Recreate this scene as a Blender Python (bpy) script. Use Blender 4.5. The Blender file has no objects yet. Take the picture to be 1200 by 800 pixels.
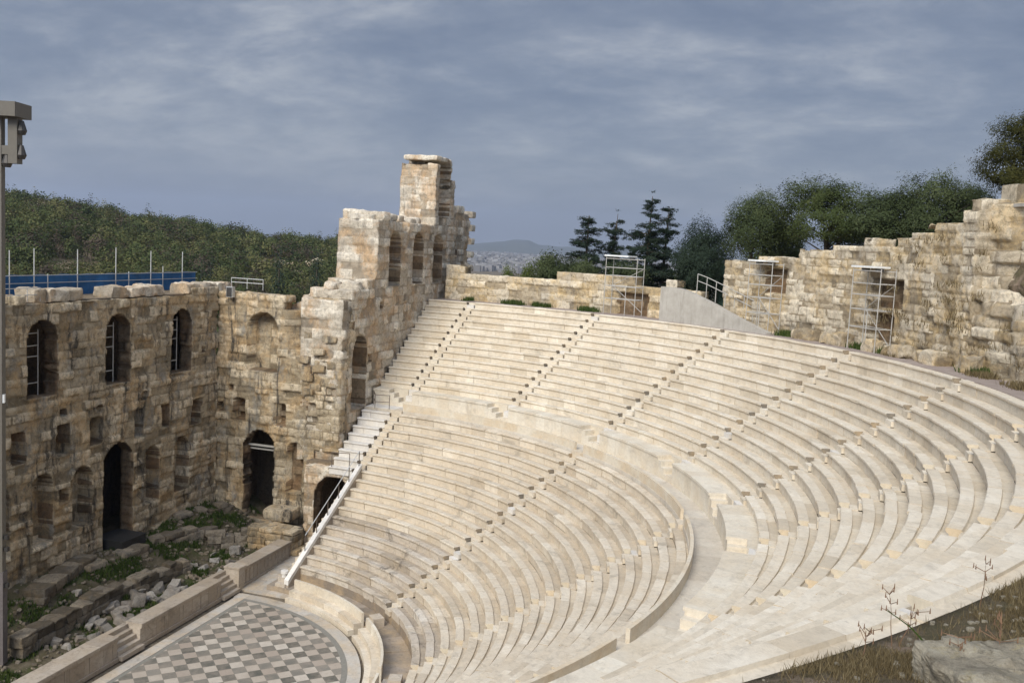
import bpy, math, random
import numpy as np
from mathutils import Vector, Matrix, noise

random.seed(7)
RNG = np.random.default_rng(11)
sc = bpy.context.scene
COL = sc.collection
PI = math.pi
D2R = math.radians

# ------------------------------------------------------------------ camera numbers
CAM = np.array([36.237, 29.568, 21.496])
YAW, PITCH, ROLL, FPX = D2R(-163.430), D2R(5.8525), D2R(3.0225), 1105.03
_F = np.array([math.cos(YAW)*math.cos(PITCH), math.sin(YAW)*math.cos(PITCH), -math.sin(PITCH)])
_r = np.array([math.sin(YAW), -math.cos(YAW), 0.0]); _u = np.cross(_r, _F)
_R = math.cos(ROLL)*_r + math.sin(ROLL)*_u
_U = -math.sin(ROLL)*_r + math.cos(ROLL)*_u

def ray(x, y): return _F + _R*(x-600)/FPX - _U*(y-400)/FPX
def on_z(x, y, z): d = ray(x, y); return CAM + d*((z-CAM[2])/d[2])
def at_dist(x, y, dist):                      # point on the sight line at a horizontal distance
    d = ray(x, y); return CAM + d*(dist/math.hypot(d[0], d[1]))

# ------------------------------------------------------------------ tagging and mesh helpers
def tag(o, label=None, cat=None, group=None, kind=None):
    if label: o['label'] = label
    if cat: o['category'] = cat
    if group: o['group'] = group
    if kind: o['kind'] = kind
    return o

def empty(name, loc=(0, 0, 0), label=None, cat=None, group=None):
    o = bpy.data.objects.new(name, None); COL.objects.link(o); o.location = loc
    o.empty_display_size = 0.3
    return tag(o, label, cat, group)

class MB:
    """collects faces, links them as one mesh object"""
    def __init__(s): s.v = []; s.f = []; s.t = []; s.m2 = []; s.mat2 = None
    def add(s, vs, fs, tint=0.5):
        b = len(s.v); s.v.extend([tuple(p) for p in vs])
        for f in fs: s.f.append(tuple(i+b for i in f)); s.t.append(tint)
    def box(s, c, size, rz=0.0, tint=0.5, jit=0.0):
        hx, hy, hz = [k/2 for k in size]; cz, sz = math.cos(rz), math.sin(rz); vs = []
        for dz in (-hz, hz):
            for dx, dy in ((-hx, -hy), (hx, -hy), (hx, hy), (-hx, hy)):
                a = dx + random.uniform(-jit, jit); b = dy + random.uniform(-jit, jit)
                vs.append((c[0]+a*cz-b*sz, c[1]+a*sz+b*cz, c[2]+dz+random.uniform(-jit, jit)))
        s.add(vs, [(0, 3, 2, 1), (4, 5, 6, 7), (0, 1, 5, 4), (1, 2, 6, 5), (2, 3, 7, 6), (3, 0, 4, 7)], tint)
    def tube(s, a, b, r0, r1=None, n=6, tint=0.5, caps=True):
        r1 = r0 if r1 is None else r1
        a = Vector(a); b = Vector(b); d = (b-a)
        if d.length < 1e-6: return
        d.normalize(); p = d.orthogonal().normalized(); q = d.cross(p); vs = []
        for c, r in ((a, r0), (b, r1)):
            for i in range(n):
                t = 2*PI*i/n; vs.append(c + p*(r*math.cos(t)) + q*(r*math.sin(t)))
        fs = [(i, (i+1) % n, n+(i+1) % n, n+i) for i in range(n)]
        if caps: fs += [tuple(range(n-1, -1, -1)), tuple(range(n, 2*n))]
        s.add(vs, fs, tint)
    def ring_block(s, r0, r1, z0, z1, t0, t1, tint=0.5, step=0.4, cx=0, cy=0):
        n = max(1, int(abs(t1-t0)*r1/step)); vs = []; fs = []
        for i in range(n+1):
            t = t0+(t1-t0)*i/n; c, q = math.cos(t), math.sin(t)
            vs += [(cx+r0*c, cy+r0*q, z0), (cx+r1*c, cy+r1*q, z0), (cx+r1*c, cy+r1*q, z1), (cx+r0*c, cy+r0*q, z1)]
        for i in range(n):
            a = 4*i; b = a+4
            for k in range(4): fs.append((a+k, a+(k+1) % 4, b+(k+1) % 4, b+k))
        fs += [(0, 1, 2, 3), (4*n+3, 4*n+2, 4*n+1, 4*n)]
        s.add(vs, fs, tint)
    def build(s, name, mat, parent=None, smooth=False):
        me = bpy.data.meshes.new(name); me.from_pydata(s.v, [], s.f)
        a = me.attributes.new('tint', 'FLOAT', 'FACE'); a.data.foreach_set('value', np.array(s.t, dtype=np.float32))
        me.materials.append(mat)
        if s.m2 and s.mat2:
            me.materials.append(s.mat2)
            for q in s.m2: me.polygons[q].material_index = 1
        if smooth: me.polygons.foreach_set('use_smooth', np.ones(len(me.polygons), dtype=bool))
        me.update()
        o = bpy.data.objects.new(name, me); COL.objects.link(o)
        if parent: o.parent = parent; o.matrix_parent_inverse = Matrix.Translation(-Vector(parent.location))
        return o

def np_mesh(name, V, F, tint, mat, parent=None, smooth=False, link=True, mat2=None, midx=None):
    """V (n,3), F (m,k) uniform polygons"""
    me = bpy.data.meshes.new(name); n, m, k = len(V), len(F), F.shape[1]
    me.vertices.add(n); me.vertices.foreach_set('co', np.asarray(V, dtype=np.float32).ravel())
    me.loops.add(m*k); me.loops.foreach_set('vertex_index', np.asarray(F, dtype=np.int32).ravel())
    me.polygons.add(m); me.polygons.foreach_set('loop_start', np.arange(0, m*k, k, dtype=np.int32))
    me.update(calc_edges=True)
    a = me.attributes.new('tint', 'FLOAT', 'FACE'); a.data.foreach_set('value', np.asarray(tint, dtype=np.float32))
    if smooth: me.polygons.foreach_set('use_smooth', np.ones(m, dtype=bool))
    me.materials.append(mat)
    if mat2 is not None: me.materials.append(mat2); me.polygons.foreach_set('material_index', np.asarray(midx, dtype=np.int32))
    me.validate()
    if not link: return me
    o = bpy.data.objects.new(name, me); COL.objects.link(o)
    if parent: o.parent = parent; o.matrix_parent_inverse = Matrix.Translation(-Vector(parent.location))
    return o

def copy_tree(o, parent=None):
    c = o.copy(); COL.objects.link(c)
    if parent: c.parent = parent
    for ch in o.children: copy_tree(ch, c)
    return c

# ------------------------------------------------------------------ materials
class NT:
    def __init__(s, name):
        s.m = bpy.data.materials.new(name); s.m.use_nodes = True; s.t = s.m.node_tree; s.t.nodes.clear()
        s.out = s.n('ShaderNodeOutputMaterial'); s.b = s.n('ShaderNodeBsdfPrincipled')
        s.l(s.b.outputs[0], s.out.inputs[0]); s.geo = s.n('ShaderNodeNewGeometry')
        s.pos = s.geo.outputs['Position']
    def n(s, t, **k):
        x = s.t.nodes.new(t)
        for a, b in k.items(): setattr(x, a, b)
        return x
    def l(s, a, b): s.t.links.new(a, b)
    def noise(s, scale, detail=4, rough=0.6, vec=None, stretch=None, dist=0.0):
        x = s.n('ShaderNodeTexNoise'); x.inputs['Scale'].default_value = scale; x.inputs['Detail'].default_value = detail
        x.inputs['Roughness'].default_value = rough; x.inputs['Distortion'].default_value = dist
        v = vec or s.pos
        if stretch:
            mp = s.n('ShaderNodeMapping'); mp.inputs['Scale'].default_value = stretch; s.l(v, mp.inputs[0]); v = mp.outputs[0]
        s.l(v, x.inputs['Vector']); return x.outputs['Fac']
    def attr(s, name='tint'):
        x = s.n('ShaderNodeAttribute'); x.attribute_name = name; return x.outputs['Fac']
    def ramp(s, fac, stops, interp='LINEAR'):
        x = s.n('ShaderNodeValToRGB'); cr = x.color_ramp; cr.interpolation = interp
        while len(cr.elements) < len(stops): cr.elements.new(0.5)
        for e, (p, c) in zip(cr.elements, stops):
            e.position = p; e.color = (c[0], c[1], c[2], 1) if not isinstance(c, (int, float)) else (c, c, c, 1)
        s.l(fac, x.inputs[0]); return x.outputs[0]
    def mix(s, fac, a, b, mode='MIX'):
        x = s.n('ShaderNodeMix', data_type='RGBA', blend_type=mode)
        for sock, v in ((x.inputs[0], fac), (x.inputs[6], a), (x.inputs[7], b)):
            if isinstance(v, (int, float)): sock.default_value = v
            elif isinstance(v, tuple): sock.default_value = (*v, 1)
            else: s.l(v, sock)
        return x.outputs[2]
    def math(s, op, a, b=0.0):
        x = s.n('ShaderNodeMath', operation=op)
        for i, v in enumerate((a, b)):
            if isinstance(v, (int, float)): x.inputs[i].default_value = v
            else: s.l(v, x.inputs[i])
        return x.outputs[0]
    def done(s, col, rough=0.85, bump=None, strength=0.4, dist=0.05, metal=0.0, spec=0.3):
        if isinstance(col, tuple): s.b.inputs['Base Color'].default_value = (*col, 1)
        else: s.l(col, s.b.inputs['Base Color'])
        s.b.inputs['Roughness'].default_value = rough; s.b.inputs['Metallic'].default_value = metal
        s.b.inputs['Specular IOR Level'].default_value = spec
        if bump is not None:
            x = s.n('ShaderNodeBump'); x.inputs['Strength'].default_value = strength; x.inputs['Distance'].default_value = dist
            s.l(bump, x.inputs['Height']); s.l(x.outputs[0], s.b.inputs['Normal'])
        return s.m

def mat_marble(name, dark, mid, light, stain=0.5, warm=(0.56, 0.40, 0.22), stain_col=(0.20, 0.165, 0.125)):
    t = NT(name)
    base = t.ramp(t.attr(), [(0.0, dark), (0.35, mid), (0.75, light), (1.0, tuple(min(1, c*1.08) for c in light))])
    n1 = t.noise(0.9, 6, 0.65); n2 = t.noise(5.0, 5, 0.7)
    c = t.mix(t.ramp(n1, [(0.42, 0), (0.72, 0.75)]), base, warm)
    c = t.mix(t.math('MULTIPLY', t.ramp(n2, [(0.3, 0), (0.8, 1)]), 0.35), c, tuple(k*0.55 for k in dark))
    streak = t.noise(0.55, 7, 0.75, dist=1.2)
    c = t.mix(t.math('MULTIPLY', t.ramp(streak, [(0.55, 0), (0.68, 1)]), stain), c, stain_col)
    fine = t.noise(2.6, 9, 0.8, stretch=(1, 1, 2.5), dist=0.8)
    c = t.mix(t.math('MULTIPLY', t.ramp(fine, [(0.52, 0), (0.66, 1)]), 0.22+0.4*stain), c, tuple(k*0.5 for k in dark))
    c = t.mix(t.math('MULTIPLY', t.ramp(t.noise(1.8, 7, 0.75), [(0.55, 0), (0.75, 1)]), 0.45), c, tuple(min(.85, k*1.12) for k in light))
    spots = t.noise(9.0, 3, 0.6)
    c = t.mix(t.math('MULTIPLY', t.ramp(spots, [(0.66, 0), (0.74, 1)]), 0.45*stain+0.1), c, (0.13, 0.11, 0.085))
    return t.done(c, 0.72, t.noise(16.0, 6, 0.7), 0.35, 0.03)

def mat_ruin(name, a, b, ochre, grey, black, soot=0.7, ochre_amt=0.6):
    t = NT(name)
    base = t.ramp(t.attr(), [(0.0, tuple(k*0.55 for k in a)), (0.3, a), (0.65, b), (1.0, tuple(min(.9, k*1.28) for k in b))])
    c = t.mix(t.math('MULTIPLY', t.ramp(t.noise(0.5, 7, 0.7, dist=0.5), [(0.47, 0), (0.60, 1)]), ochre_amt), base, ochre)
    c = t.mix(t.math('MULTIPLY', t.ramp(t.noise(0.8, 8, 0.75, stretch=(1, 1, 0.5)), [(0.52, 0), (0.62, 1)]), soot*0.9), c, grey)
    c = t.mix(t.math('MULTIPLY', t.ramp(t.noise(0.8, 9, 0.78, stretch=(1.3, 1.3, 0.25), dist=0.6), [(0.57-0.05*soot, 0), (0.68-0.06*soot, 1)]), soot), c, black)
    c = t.mix(t.math('MULTIPLY', t.ramp(t.noise(4.0, 8, 0.8), [(0.36, 1), (0.52, 0)]), 0.65), c, tuple(k*0.42 for k in a))
    c = t.mix(t.math('MULTIPLY', t.ramp(t.noise(3.0, 8, 0.8), [(0.55, 0), (0.72, 1)]), 0.5), c, tuple(min(.85, k*1.3) for k in b))
    vo = t.n('ShaderNodeTexVoronoi', feature='DISTANCE_TO_EDGE'); vo.inputs['Scale'].default_value = 1.5
    wv = t.n('ShaderNodeVectorMath', operation='MULTIPLY_ADD'); nz = t.n('ShaderNodeTexNoise'); nz.inputs['Scale'].default_value = 2.2; nz.inputs['Detail'].default_value = 6
    t.l(t.pos, nz.inputs['Vector']); t.l(nz.outputs['Color'], wv.inputs[0]); wv.inputs[1].default_value = (0.9, 0.9, 0.9); t.l(t.pos, wv.inputs[2]); t.l(wv.outputs[0], vo.inputs['Vector'])
    crack = t.ramp(vo.outputs['Distance'], [(0.0, 0), (0.045, 1)])
    c = t.mix(t.math('MULTIPLY', t.math('SUBTRACT', 1.0, crack), 0.22), c, tuple(k*0.3 for k in a))
    h = t.mix(0.5, t.noise(5.0, 9, 0.8), t.noise(17.0, 7, 0.75)); h = t.mix(0.10, h, crack)
    return t.done(c, 0.92, h, 1.0, 0.16, spec=0.12)

def mat_plain(name, col, rough=0.6, metal=0.0, var=0.25, scale=6.0, spec=0.3, bump=0.15):
    t = NT(name)
    c = t.mix(t.ramp(t.noise(scale, 5, 0.65), [(0.3, 0), (0.75, 1)]), col, tuple(k*(1-var) for k in col))
    return t.done(c, rough, t.noise(scale*4, 4, 0.6), bump, 0.02, metal, spec)

def mat_leaf(name, a, b, c2, trans=0.2, brown=None):
    t = NT(name)
    c = t.ramp(t.attr(), [(0.0, a), (0.5, b), (1.0, c2)] if not brown else [(0.0, brown), (0.10, brown), (0.16, a), (0.55, b), (1.0, c2)])
    c = t.mix(t.math('MULTIPLY', t.ramp(t.noise(0.6, 3), [(0.35, 0), (0.7, 1)]), 0.3), c, tuple(k*0.75 for k in b))
    m = t.done(c, 0.75, spec=0.15)
    tr = t.n('ShaderNodeBsdfTranslucent'); t.l(c, tr.inputs[0])
    ms = t.n('ShaderNodeMixShader'); ms.inputs[0].default_value = trans
    t.l(t.b.outputs[0], ms.inputs[1]); t.l(tr.outputs[0], ms.inputs[2]); t.l(ms.outputs[0], t.out.inputs[0])
    return m

M = {}
M['seat'] = mat_marble('seat_marble', (0.53, 0.455, 0.345), (0.655, 0.58, 0.46), (0.74, 0.67, 0.55), 0.38, warm=(0.60, 0.49, 0.345), stain_col=(0.26, 0.225, 0.175))
M['seat_old'] = mat_marble('worn_seat_marble', (0.48, 0.405, 0.305), (0.61, 0.53, 0.415), (0.70, 0.625, 0.505), 0.55, warm=(0.57, 0.46, 0.32), stain_col=(0.23, 0.20, 0.155))
M['white'] = mat_marble('new_white_marble', (0.57, 0.535, 0.48), (0.66, 0.625, 0.57), (0.73, 0.70, 0.65), 0.22, warm=(0.62, 0.55, 0.45))
M['podium'] = mat_marble('podium_marble', (0.56, 0.49, 0.38), (0.66, 0.59, 0.475), (0.73, 0.67, 0.555), 0.3, warm=(0.60, 0.49, 0.34))
M['parapet'] = mat_marble('parapet_marble', (0.54, 0.465, 0.35), (0.62, 0.545, 0.425), (0.68, 0.61, 0.49), 0.25)
M['stage'] = mat_marble('stage_marble', (0.28, 0.235, 0.18), (0.37, 0.31, 0.245), (0.45, 0.385, 0.31), 0.8, warm=(0.38, 0.29, 0.19))
M['seat_end'] = mat_marble('dark_seat_end', (0.20, 0.175, 0.14), (0.27, 0.24, 0.195), (0.34, 0.30, 0.245), 0.6)  # darker tone for the seat row ends beside the stairways
M['seat_cut'] = mat_marble('fresh_cut_cream_marble', (0.58, 0.51, 0.39), (0.67, 0.60, 0.465), (0.73, 0.665, 0.54), 0.2)
M['aisle'] = mat_marble('dark_aisle_marble', (0.22, 0.18, 0.14), (0.30, 0.25, 0.195), (0.38, 0.32, 0.26), 0.7)  # darker tone for the sunken aisle behind the front benches
M['seat_dark'] = mat_marble('weathered_seat_marble', (0.36, 0.305, 0.24), (0.52, 0.45, 0.365), (0.66, 0.60, 0.51), 0.95, warm=(0.50, 0.40, 0.27), stain_col=(0.12, 0.10, 0.08))
M['paving'] = mat_marble('orchestra_paving', (0.35, 0.315, 0.27), (0.43, 0.39, 0.335), (0.50, 0.46, 0.40), 0.5)
M['walk'] = mat_marble('diazoma_paving', (0.48, 0.425, 0.345), (0.55, 0.495, 0.41), (0.61, 0.56, 0.475), 0.35, warm=(0.54, 0.46, 0.36))
M['scaena'] = mat_ruin('stage_wall_stone', (0.38, 0.305, 0.20), (0.59, 0.49, 0.345), (0.55, 0.36, 0.17), (0.30, 0.275, 0.23), (0.075, 0.067, 0.057), 1.0, 0.6)
M['pale'] = mat_ruin('pale_tower_stone', (0.48, 0.40, 0.295), (0.67, 0.60, 0.485), (0.58, 0.37, 0.19), (0.40, 0.365, 0.315), (0.17, 0.15, 0.125), 0.55, 0.65)
M['rubble'] = mat_ruin('rubble_wall_stone', (0.44, 0.355, 0.24), (0.70, 0.61, 0.465), (0.66, 0.475, 0.235), (0.48, 0.44, 0.38), (0.19, 0.165, 0.125), 0.42, 0.65)
M['found'] = mat_ruin('foundation_stone', (0.20, 0.165, 0.12), (0.29, 0.245, 0.185), (0.26, 0.19, 0.11), (0.17, 0.155, 0.135), (0.085, 0.08, 0.07), 0.7, 0.4)
M['fallen'] = mat_ruin('fallen_marble', (0.30, 0.27, 0.23), (0.41, 0.375, 0.325), (0.40, 0.31, 0.22), (0.34, 0.32, 0.29), (0.16, 0.15, 0.13), 0.5, 0.3)
M['niche'] = mat_ruin('shaded_recess_masonry', (0.19, 0.138, 0.088), (0.265, 0.195, 0.122), (0.28, 0.165, 0.082), (0.15, 0.13, 0.105), (0.075, 0.064, 0.052), 0.5, 0.6)  # brown recess masonry, darkened so openings and reveals read as shaded
def mat_boulder():
    t = NT('lichen_boulder')
    c = t.ramp(t.noise(2.2, 9, 0.75), [(0.32, (0.16, 0.135, 0.10)), (0.5, (0.30, 0.265, 0.20)), (0.68, (0.44, 0.40, 0.31))])
    c = t.mix(t.ramp(t.noise(6, 8, 0.8), [(0.52, 0), (0.64, 0.8)]), c, (0.13, 0.115, 0.085))
    c = t.mix(t.ramp(t.noise(3.4, 7, 0.75, dist=1.0), [(0.56, 0), (0.68, 0.7)]), c, (0.36, 0.30, 0.16))
    return t.done(c, 0.95, t.mix(0.5, t.noise(9, 9, 0.8), t.noise(30, 6, 0.7)), 1.0, 0.06, spec=0.1)
M['boulder'] = mat_boulder()
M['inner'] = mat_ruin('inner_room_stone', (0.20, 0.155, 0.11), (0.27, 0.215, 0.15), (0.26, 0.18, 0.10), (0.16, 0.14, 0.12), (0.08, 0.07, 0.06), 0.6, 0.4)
M['metal'] = mat_plain('galvanised_steel', (0.55, 0.55, 0.53), 0.45, 0.5, 0.15)
M['whitemetal'] = mat_plain('white_painted_steel', (0.46, 0.44, 0.40), 0.5, 0.0, 0.2)
M['darkmetal'] = mat_plain('dark_steel', (0.07, 0.065, 0.06), 0.5, 0.4, 0.2)
M['brownmetal'] = mat_plain('brown_steel_rail', (0.17, 0.14, 0.115), 0.5, 0.3, 0.2)
M['mast'] = mat_plain('beige_painted_mast', (0.15, 0.135, 0.11), 0.55, 0.0, 0.15)
def mat_concrete():
    t = NT('raw_concrete')
    c = t.mix(t.ramp(t.noise(1.2, 6, 0.7), [(0.35, 0), (0.7, 1)]), (0.43, 0.40, 0.35), (0.33, 0.305, 0.26))
    c = t.mix(t.math('MULTIPLY', t.ramp(t.noise(3.0, 7, 0.75, stretch=(1, 1, 0.12)), [(0.5, 0), (0.68, 1)]), 0.55), c, (0.22, 0.20, 0.17))
    return t.done(c, 0.9, t.noise(20, 6, 0.7), 0.4, 0.02)
M['concrete'] = mat_concrete()
M['bluefence'] = mat_plain('blue_tarpaulin', (0.03, 0.14, 0.33), 0.6, 0.0, 0.6, 0.9)
M['greenfence'] = mat_plain('dark_green_netting', (0.03, 0.06, 0.045), 0.8, 0.0, 0.3, 4)
M['black'] = mat_plain('black_stage_deck', (0.035, 0.034, 0.033), 0.6, 0.0, 0.3)
M['lampglass'] = mat_plain('white_lamp_cover', (0.80, 0.80, 0.77), 0.4)
M['weed'] = mat_plain('reddish_dry_stalk', (0.21, 0.125, 0.075), 0.9, 0, .3)
M['bark'] = mat_plain('bark', (0.115, 0.09, 0.065), 0.95, 0.0, 0.4, 5, bump=0.6)
M['olive'] = mat_leaf('olive_leaves', (0.030, 0.043, 0.017), (0.058, 0.076, 0.030), (0.10, 0.115, 0.05))
M['pine'] = mat_leaf('pine_needles', (0.026, 0.040, 0.012), (0.050, 0.066, 0.020), (0.085, 0.095, 0.030))
M['pineold'] = mat_leaf('olive_brown_needles', (0.030, 0.032, 0.008), (0.055, 0.056, 0.014), (0.095, 0.085, 0.025))
M['cedar'] = mat_leaf('dark_conifer_needles', (0.014, 0.024, 0.016), (0.024, 0.038, 0.023), (0.042, 0.058, 0.034))
M['shrub'] = mat_leaf('shrub_leaves', (0.055, 0.075, 0.020), (0.090, 0.115, 0.030), (0.14, 0.15, 0.05))
M['wood1'] = mat_leaf('hill_leaves', (0.032, 0.047, 0.016), (0.072, 0.092, 0.030), (0.165, 0.155, 0.058), brown=(0.095, 0.068, 0.05))
M['grass'] = mat_leaf('green_grass', (0.030, 0.055, 0.012), (0.055, 0.085, 0.018), (0.10, 0.12, 0.035))
M['dry'] = mat_leaf('dry_grass', (0.10, 0.075, 0.038), (0.16, 0.12, 0.06), (0.25, 0.20, 0.11))

def mat_ground():
    t = NT('dry_ground')
    c = t.ramp(t.noise(0.05, 8, 0.65), [(0.3, (0.085, 0.07, 0.045)), (0.55, (0.12, 0.105, 0.06)), (0.75, (0.23, 0.195, 0.14))])
    c = t.mix(t.ramp(t.noise(1.7, 8, 0.7), [(0.4, 0), (0.7, 0.8)]), c, (0.17, 0.125, 0.085))
    c = t.mix(t.ramp(t.noise(0.8, 6, 0.7), [(0.5, 0), (0.62, 0.9)]), c, (0.30, 0.225, 0.165))
    c = t.mix(t.ramp(t.noise(9, 8, 0.75), [(0.52, 0), (0.74, 0.75)]), c, (0.075, 0.055, 0.036))
    return t.done(c, 0.95, t.mix(0.5, t.noise(5, 8, 0.75), t.noise(28, 6, 0.7)), 1.0, 0.12, spec=0.1)
M['ground'] = mat_ground()
def mat_pit():
    t = NT('pit_earth')
    c = t.ramp(t.noise(0.8, 8, 0.7), [(0.35, (0.075, 0.07, 0.035)), (0.5, (0.115, 0.095, 0.06)), (0.7, (0.19, 0.16, 0.115))])
    c = t.mix(t.ramp(t.noise(0.5, 5, 0.7), [(0.48, 0), (0.62, 0.8)]), c, (0.055, 0.075, 0.022))
    return t.done(c, 0.95, t.noise(7, 8, 0.75), 1.0, 0.15, spec=0.1)
M['pit'] = mat_pit()
def mat_path():
    t = NT('pinkish_gravel_path')
    c = t.ramp(t.noise(1.5, 7, 0.7), [(0.3, (0.25, 0.20, 0.175)), (0.7, (0.36, 0.30, 0.26))])
    c = t.mix(t.ramp(t.noise(25, 4, 0.6), [(0.5, 0), (0.75, 0.6)]), c, (0.20, 0.16, 0.13))
    return t.done(c, 0.95, t.noise(30, 5), 0.6, 0.03)
M['path'] = mat_path()

def mat_checker():
    t = NT('checkered_marble_floor')
    mp = t.n('ShaderNodeMapping'); mp.inputs['Rotation'].default_value = (0, 0, D2R(45)); mp.inputs['Scale'].default_value = (1/0.637,)*3
    mp.inputs['Location'].default_value = (0.0, 0.18, 0.37)
    t.l(t.pos, mp.inputs[0])
    ch = t.n('ShaderNodeTexChecker'); ch.inputs['Scale'].default_value = 1.0; t.l(mp.outputs[0], ch.inputs[0])
    fl = t.n('ShaderNodeVectorMath', operation='FLOOR'); t.l(mp.outputs[0], fl.inputs[0])
    wn = t.n('ShaderNodeTexWhiteNoise', noise_dimensions='2D'); t.l(fl.outputs[0], wn.inputs[0])
    light = t.ramp(wn.outputs[0], [(0, (0.34, 0.28, 0.225)), (0.5, (0.44, 0.38, 0.31)), (1, (0.52, 0.465, 0.39))])
    dark = t.ramp(wn.outputs[0], [(0, (0.095, 0.092, 0.075)), (0.6, (0.15, 0.14, 0.115)), (1, (0.23, 0.21, 0.175))])
    c = t.mix(ch.outputs[1], light, dark)
    c = t.mix(t.ramp(t.noise(1.3, 8, 0.75), [(0.42, 0), (0.72, 0.75)]), c, (0.33, 0.275, 0.22))
    c = t.mix(t.ramp(t.noise(6, 6, 0.75), [(0.55, 0), (0.8, 0.6)]), c, (0.14, 0.12, 0.095))
    fr = t.n('ShaderNodeVectorMath', operation='FRACTION'); t.l(mp.outputs[0], fr.inputs[0])
    sp = t.n('ShaderNodeSeparateXYZ'); t.l(fr.outputs[0], sp.inputs[0])
    j = t.math('MINIMUM', t.math('MINIMUM', sp.outputs[0], t.math('SUBTRACT', 1.0, sp.outputs[0])), t.math('MINIMUM', sp.outputs[1], t.math('SUBTRACT', 1.0, sp.outputs[1])))
    c = t.mix(t.ramp(j, [(0.0, 0.65), (0.025, 0.0)]), c, (0.16, 0.14, 0.11))
    return t.done(c, 0.7, t.noise(14, 5), 0.25, 0.02)
M['checker'] = mat_checker()

# ------------------------------------------------------------------ theatre dimensions
UR = lambda k: 28.956 + 0.69567*k          # upper tier: radius and height of the lip of row k (0..13)
UZ = lambda k: 10.752 + 0.44575*k
LR = lambda k: 13.971 + 0.69606*k          # lower tier, rows 0..17
LZ = lambda k: 1.276 + 0.45049*k
UDR, UDZ, LDR, LDZ = 0.69567, 0.44575, 0.69606, 0.45049
ST = [174.3, 156.9, 138.6, 121.1, 104.8, 90.5, 73.1, 55.6, 38.0]     # upper stairways, degrees
LS = {0: 174.3, 2: 138.0, 4: 105.7, 6: 72.7, 8: 38.0}
DIA = 9.12
SHELF = 10.30

def seat_row(r, z, dr, dz, t0, t1, seed, worn=0.0, end='seat_end'):
    """one curved row: separate marble blocks, lip, seat and foot channel"""
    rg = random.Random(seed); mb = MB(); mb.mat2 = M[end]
    prof = [(0.09, -dz-0.085), (0.09, -0.17), (0.02, -0.115), (0.0, -0.09), (0.0, -0.02), (0.02, 0.0), (0.39, 0.0), (0.41, -0.075), (dr+0.088, -0.08)]
    npf = len(prof); t = t0
    while t < t1-1e-6:
        L = rg.uniform(0.9, 1.9)/r; e = t+L
        if t1-e < 0.5/r: e = t1
        g = 0.007/r; tint = min(1, max(0, rg.gauss(0.5, 0.17) if rg.random() < 0.9 else rg.uniform(0, 1)))
        oz = rg.gauss(0, 0.006); orr = rg.gauss(0, 0.012)
        n = max(2, int((e-t)*r/0.42)); vs = []
        for i in range(n+1):
            a = t+g+(e-t-2*g)*i/n; c, q = math.cos(a), math.sin(a)
            chip = max(0, rg.gauss(0, 1)-1.1)*(0.02+0.03*worn)
            for j, (x, y) in enumerate(prof):
                rr = r+x+(orr if j < 7 else 0); zz = z+y+(oz if 1 < j < 8 else 0)
                if j in (3, 4): rr += chip
                if j in (4, 5): zz -= chip*0.8
                vs.append((rr*c, rr*q, zz))
        fs = [(i*npf+j, i*npf+j+1, (i+1)*npf+j+1, (i+1)*npf+j) for i in range(n) for j in range(npf-1)]
        bl = len(mb.v); mb.add(vs, fs, tint)
        for i in range(n):
            mb.t[-(n-i)*(npf-1)+npf-2] = max(0.0, tint-0.24-0.16*worn)      # trodden foot channel
        for i, rev in ((0, False), (n, True)):
            a = t+g+(e-t-2*g)*i/n
            b = len(vs)
            mb.v.append(((r+dr+0.088)*math.cos(a), (r+dr+0.088)*math.sin(a), z-dz-0.085))
            cap = [bl+i*npf+j for j in range(npf)]+[len(mb.v)-1]
            mb.f.append(tuple(cap if rev else cap[::-1])); mb.t.append(0.0)
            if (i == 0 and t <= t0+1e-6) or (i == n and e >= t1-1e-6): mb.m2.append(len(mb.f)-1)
        t = e
    return mb

ORD = ['first', 'second', 'third', 'fourth', 'fifth', 'sixth', 'seventh', 'eighth', 'ninth']
HW = 0.37
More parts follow.
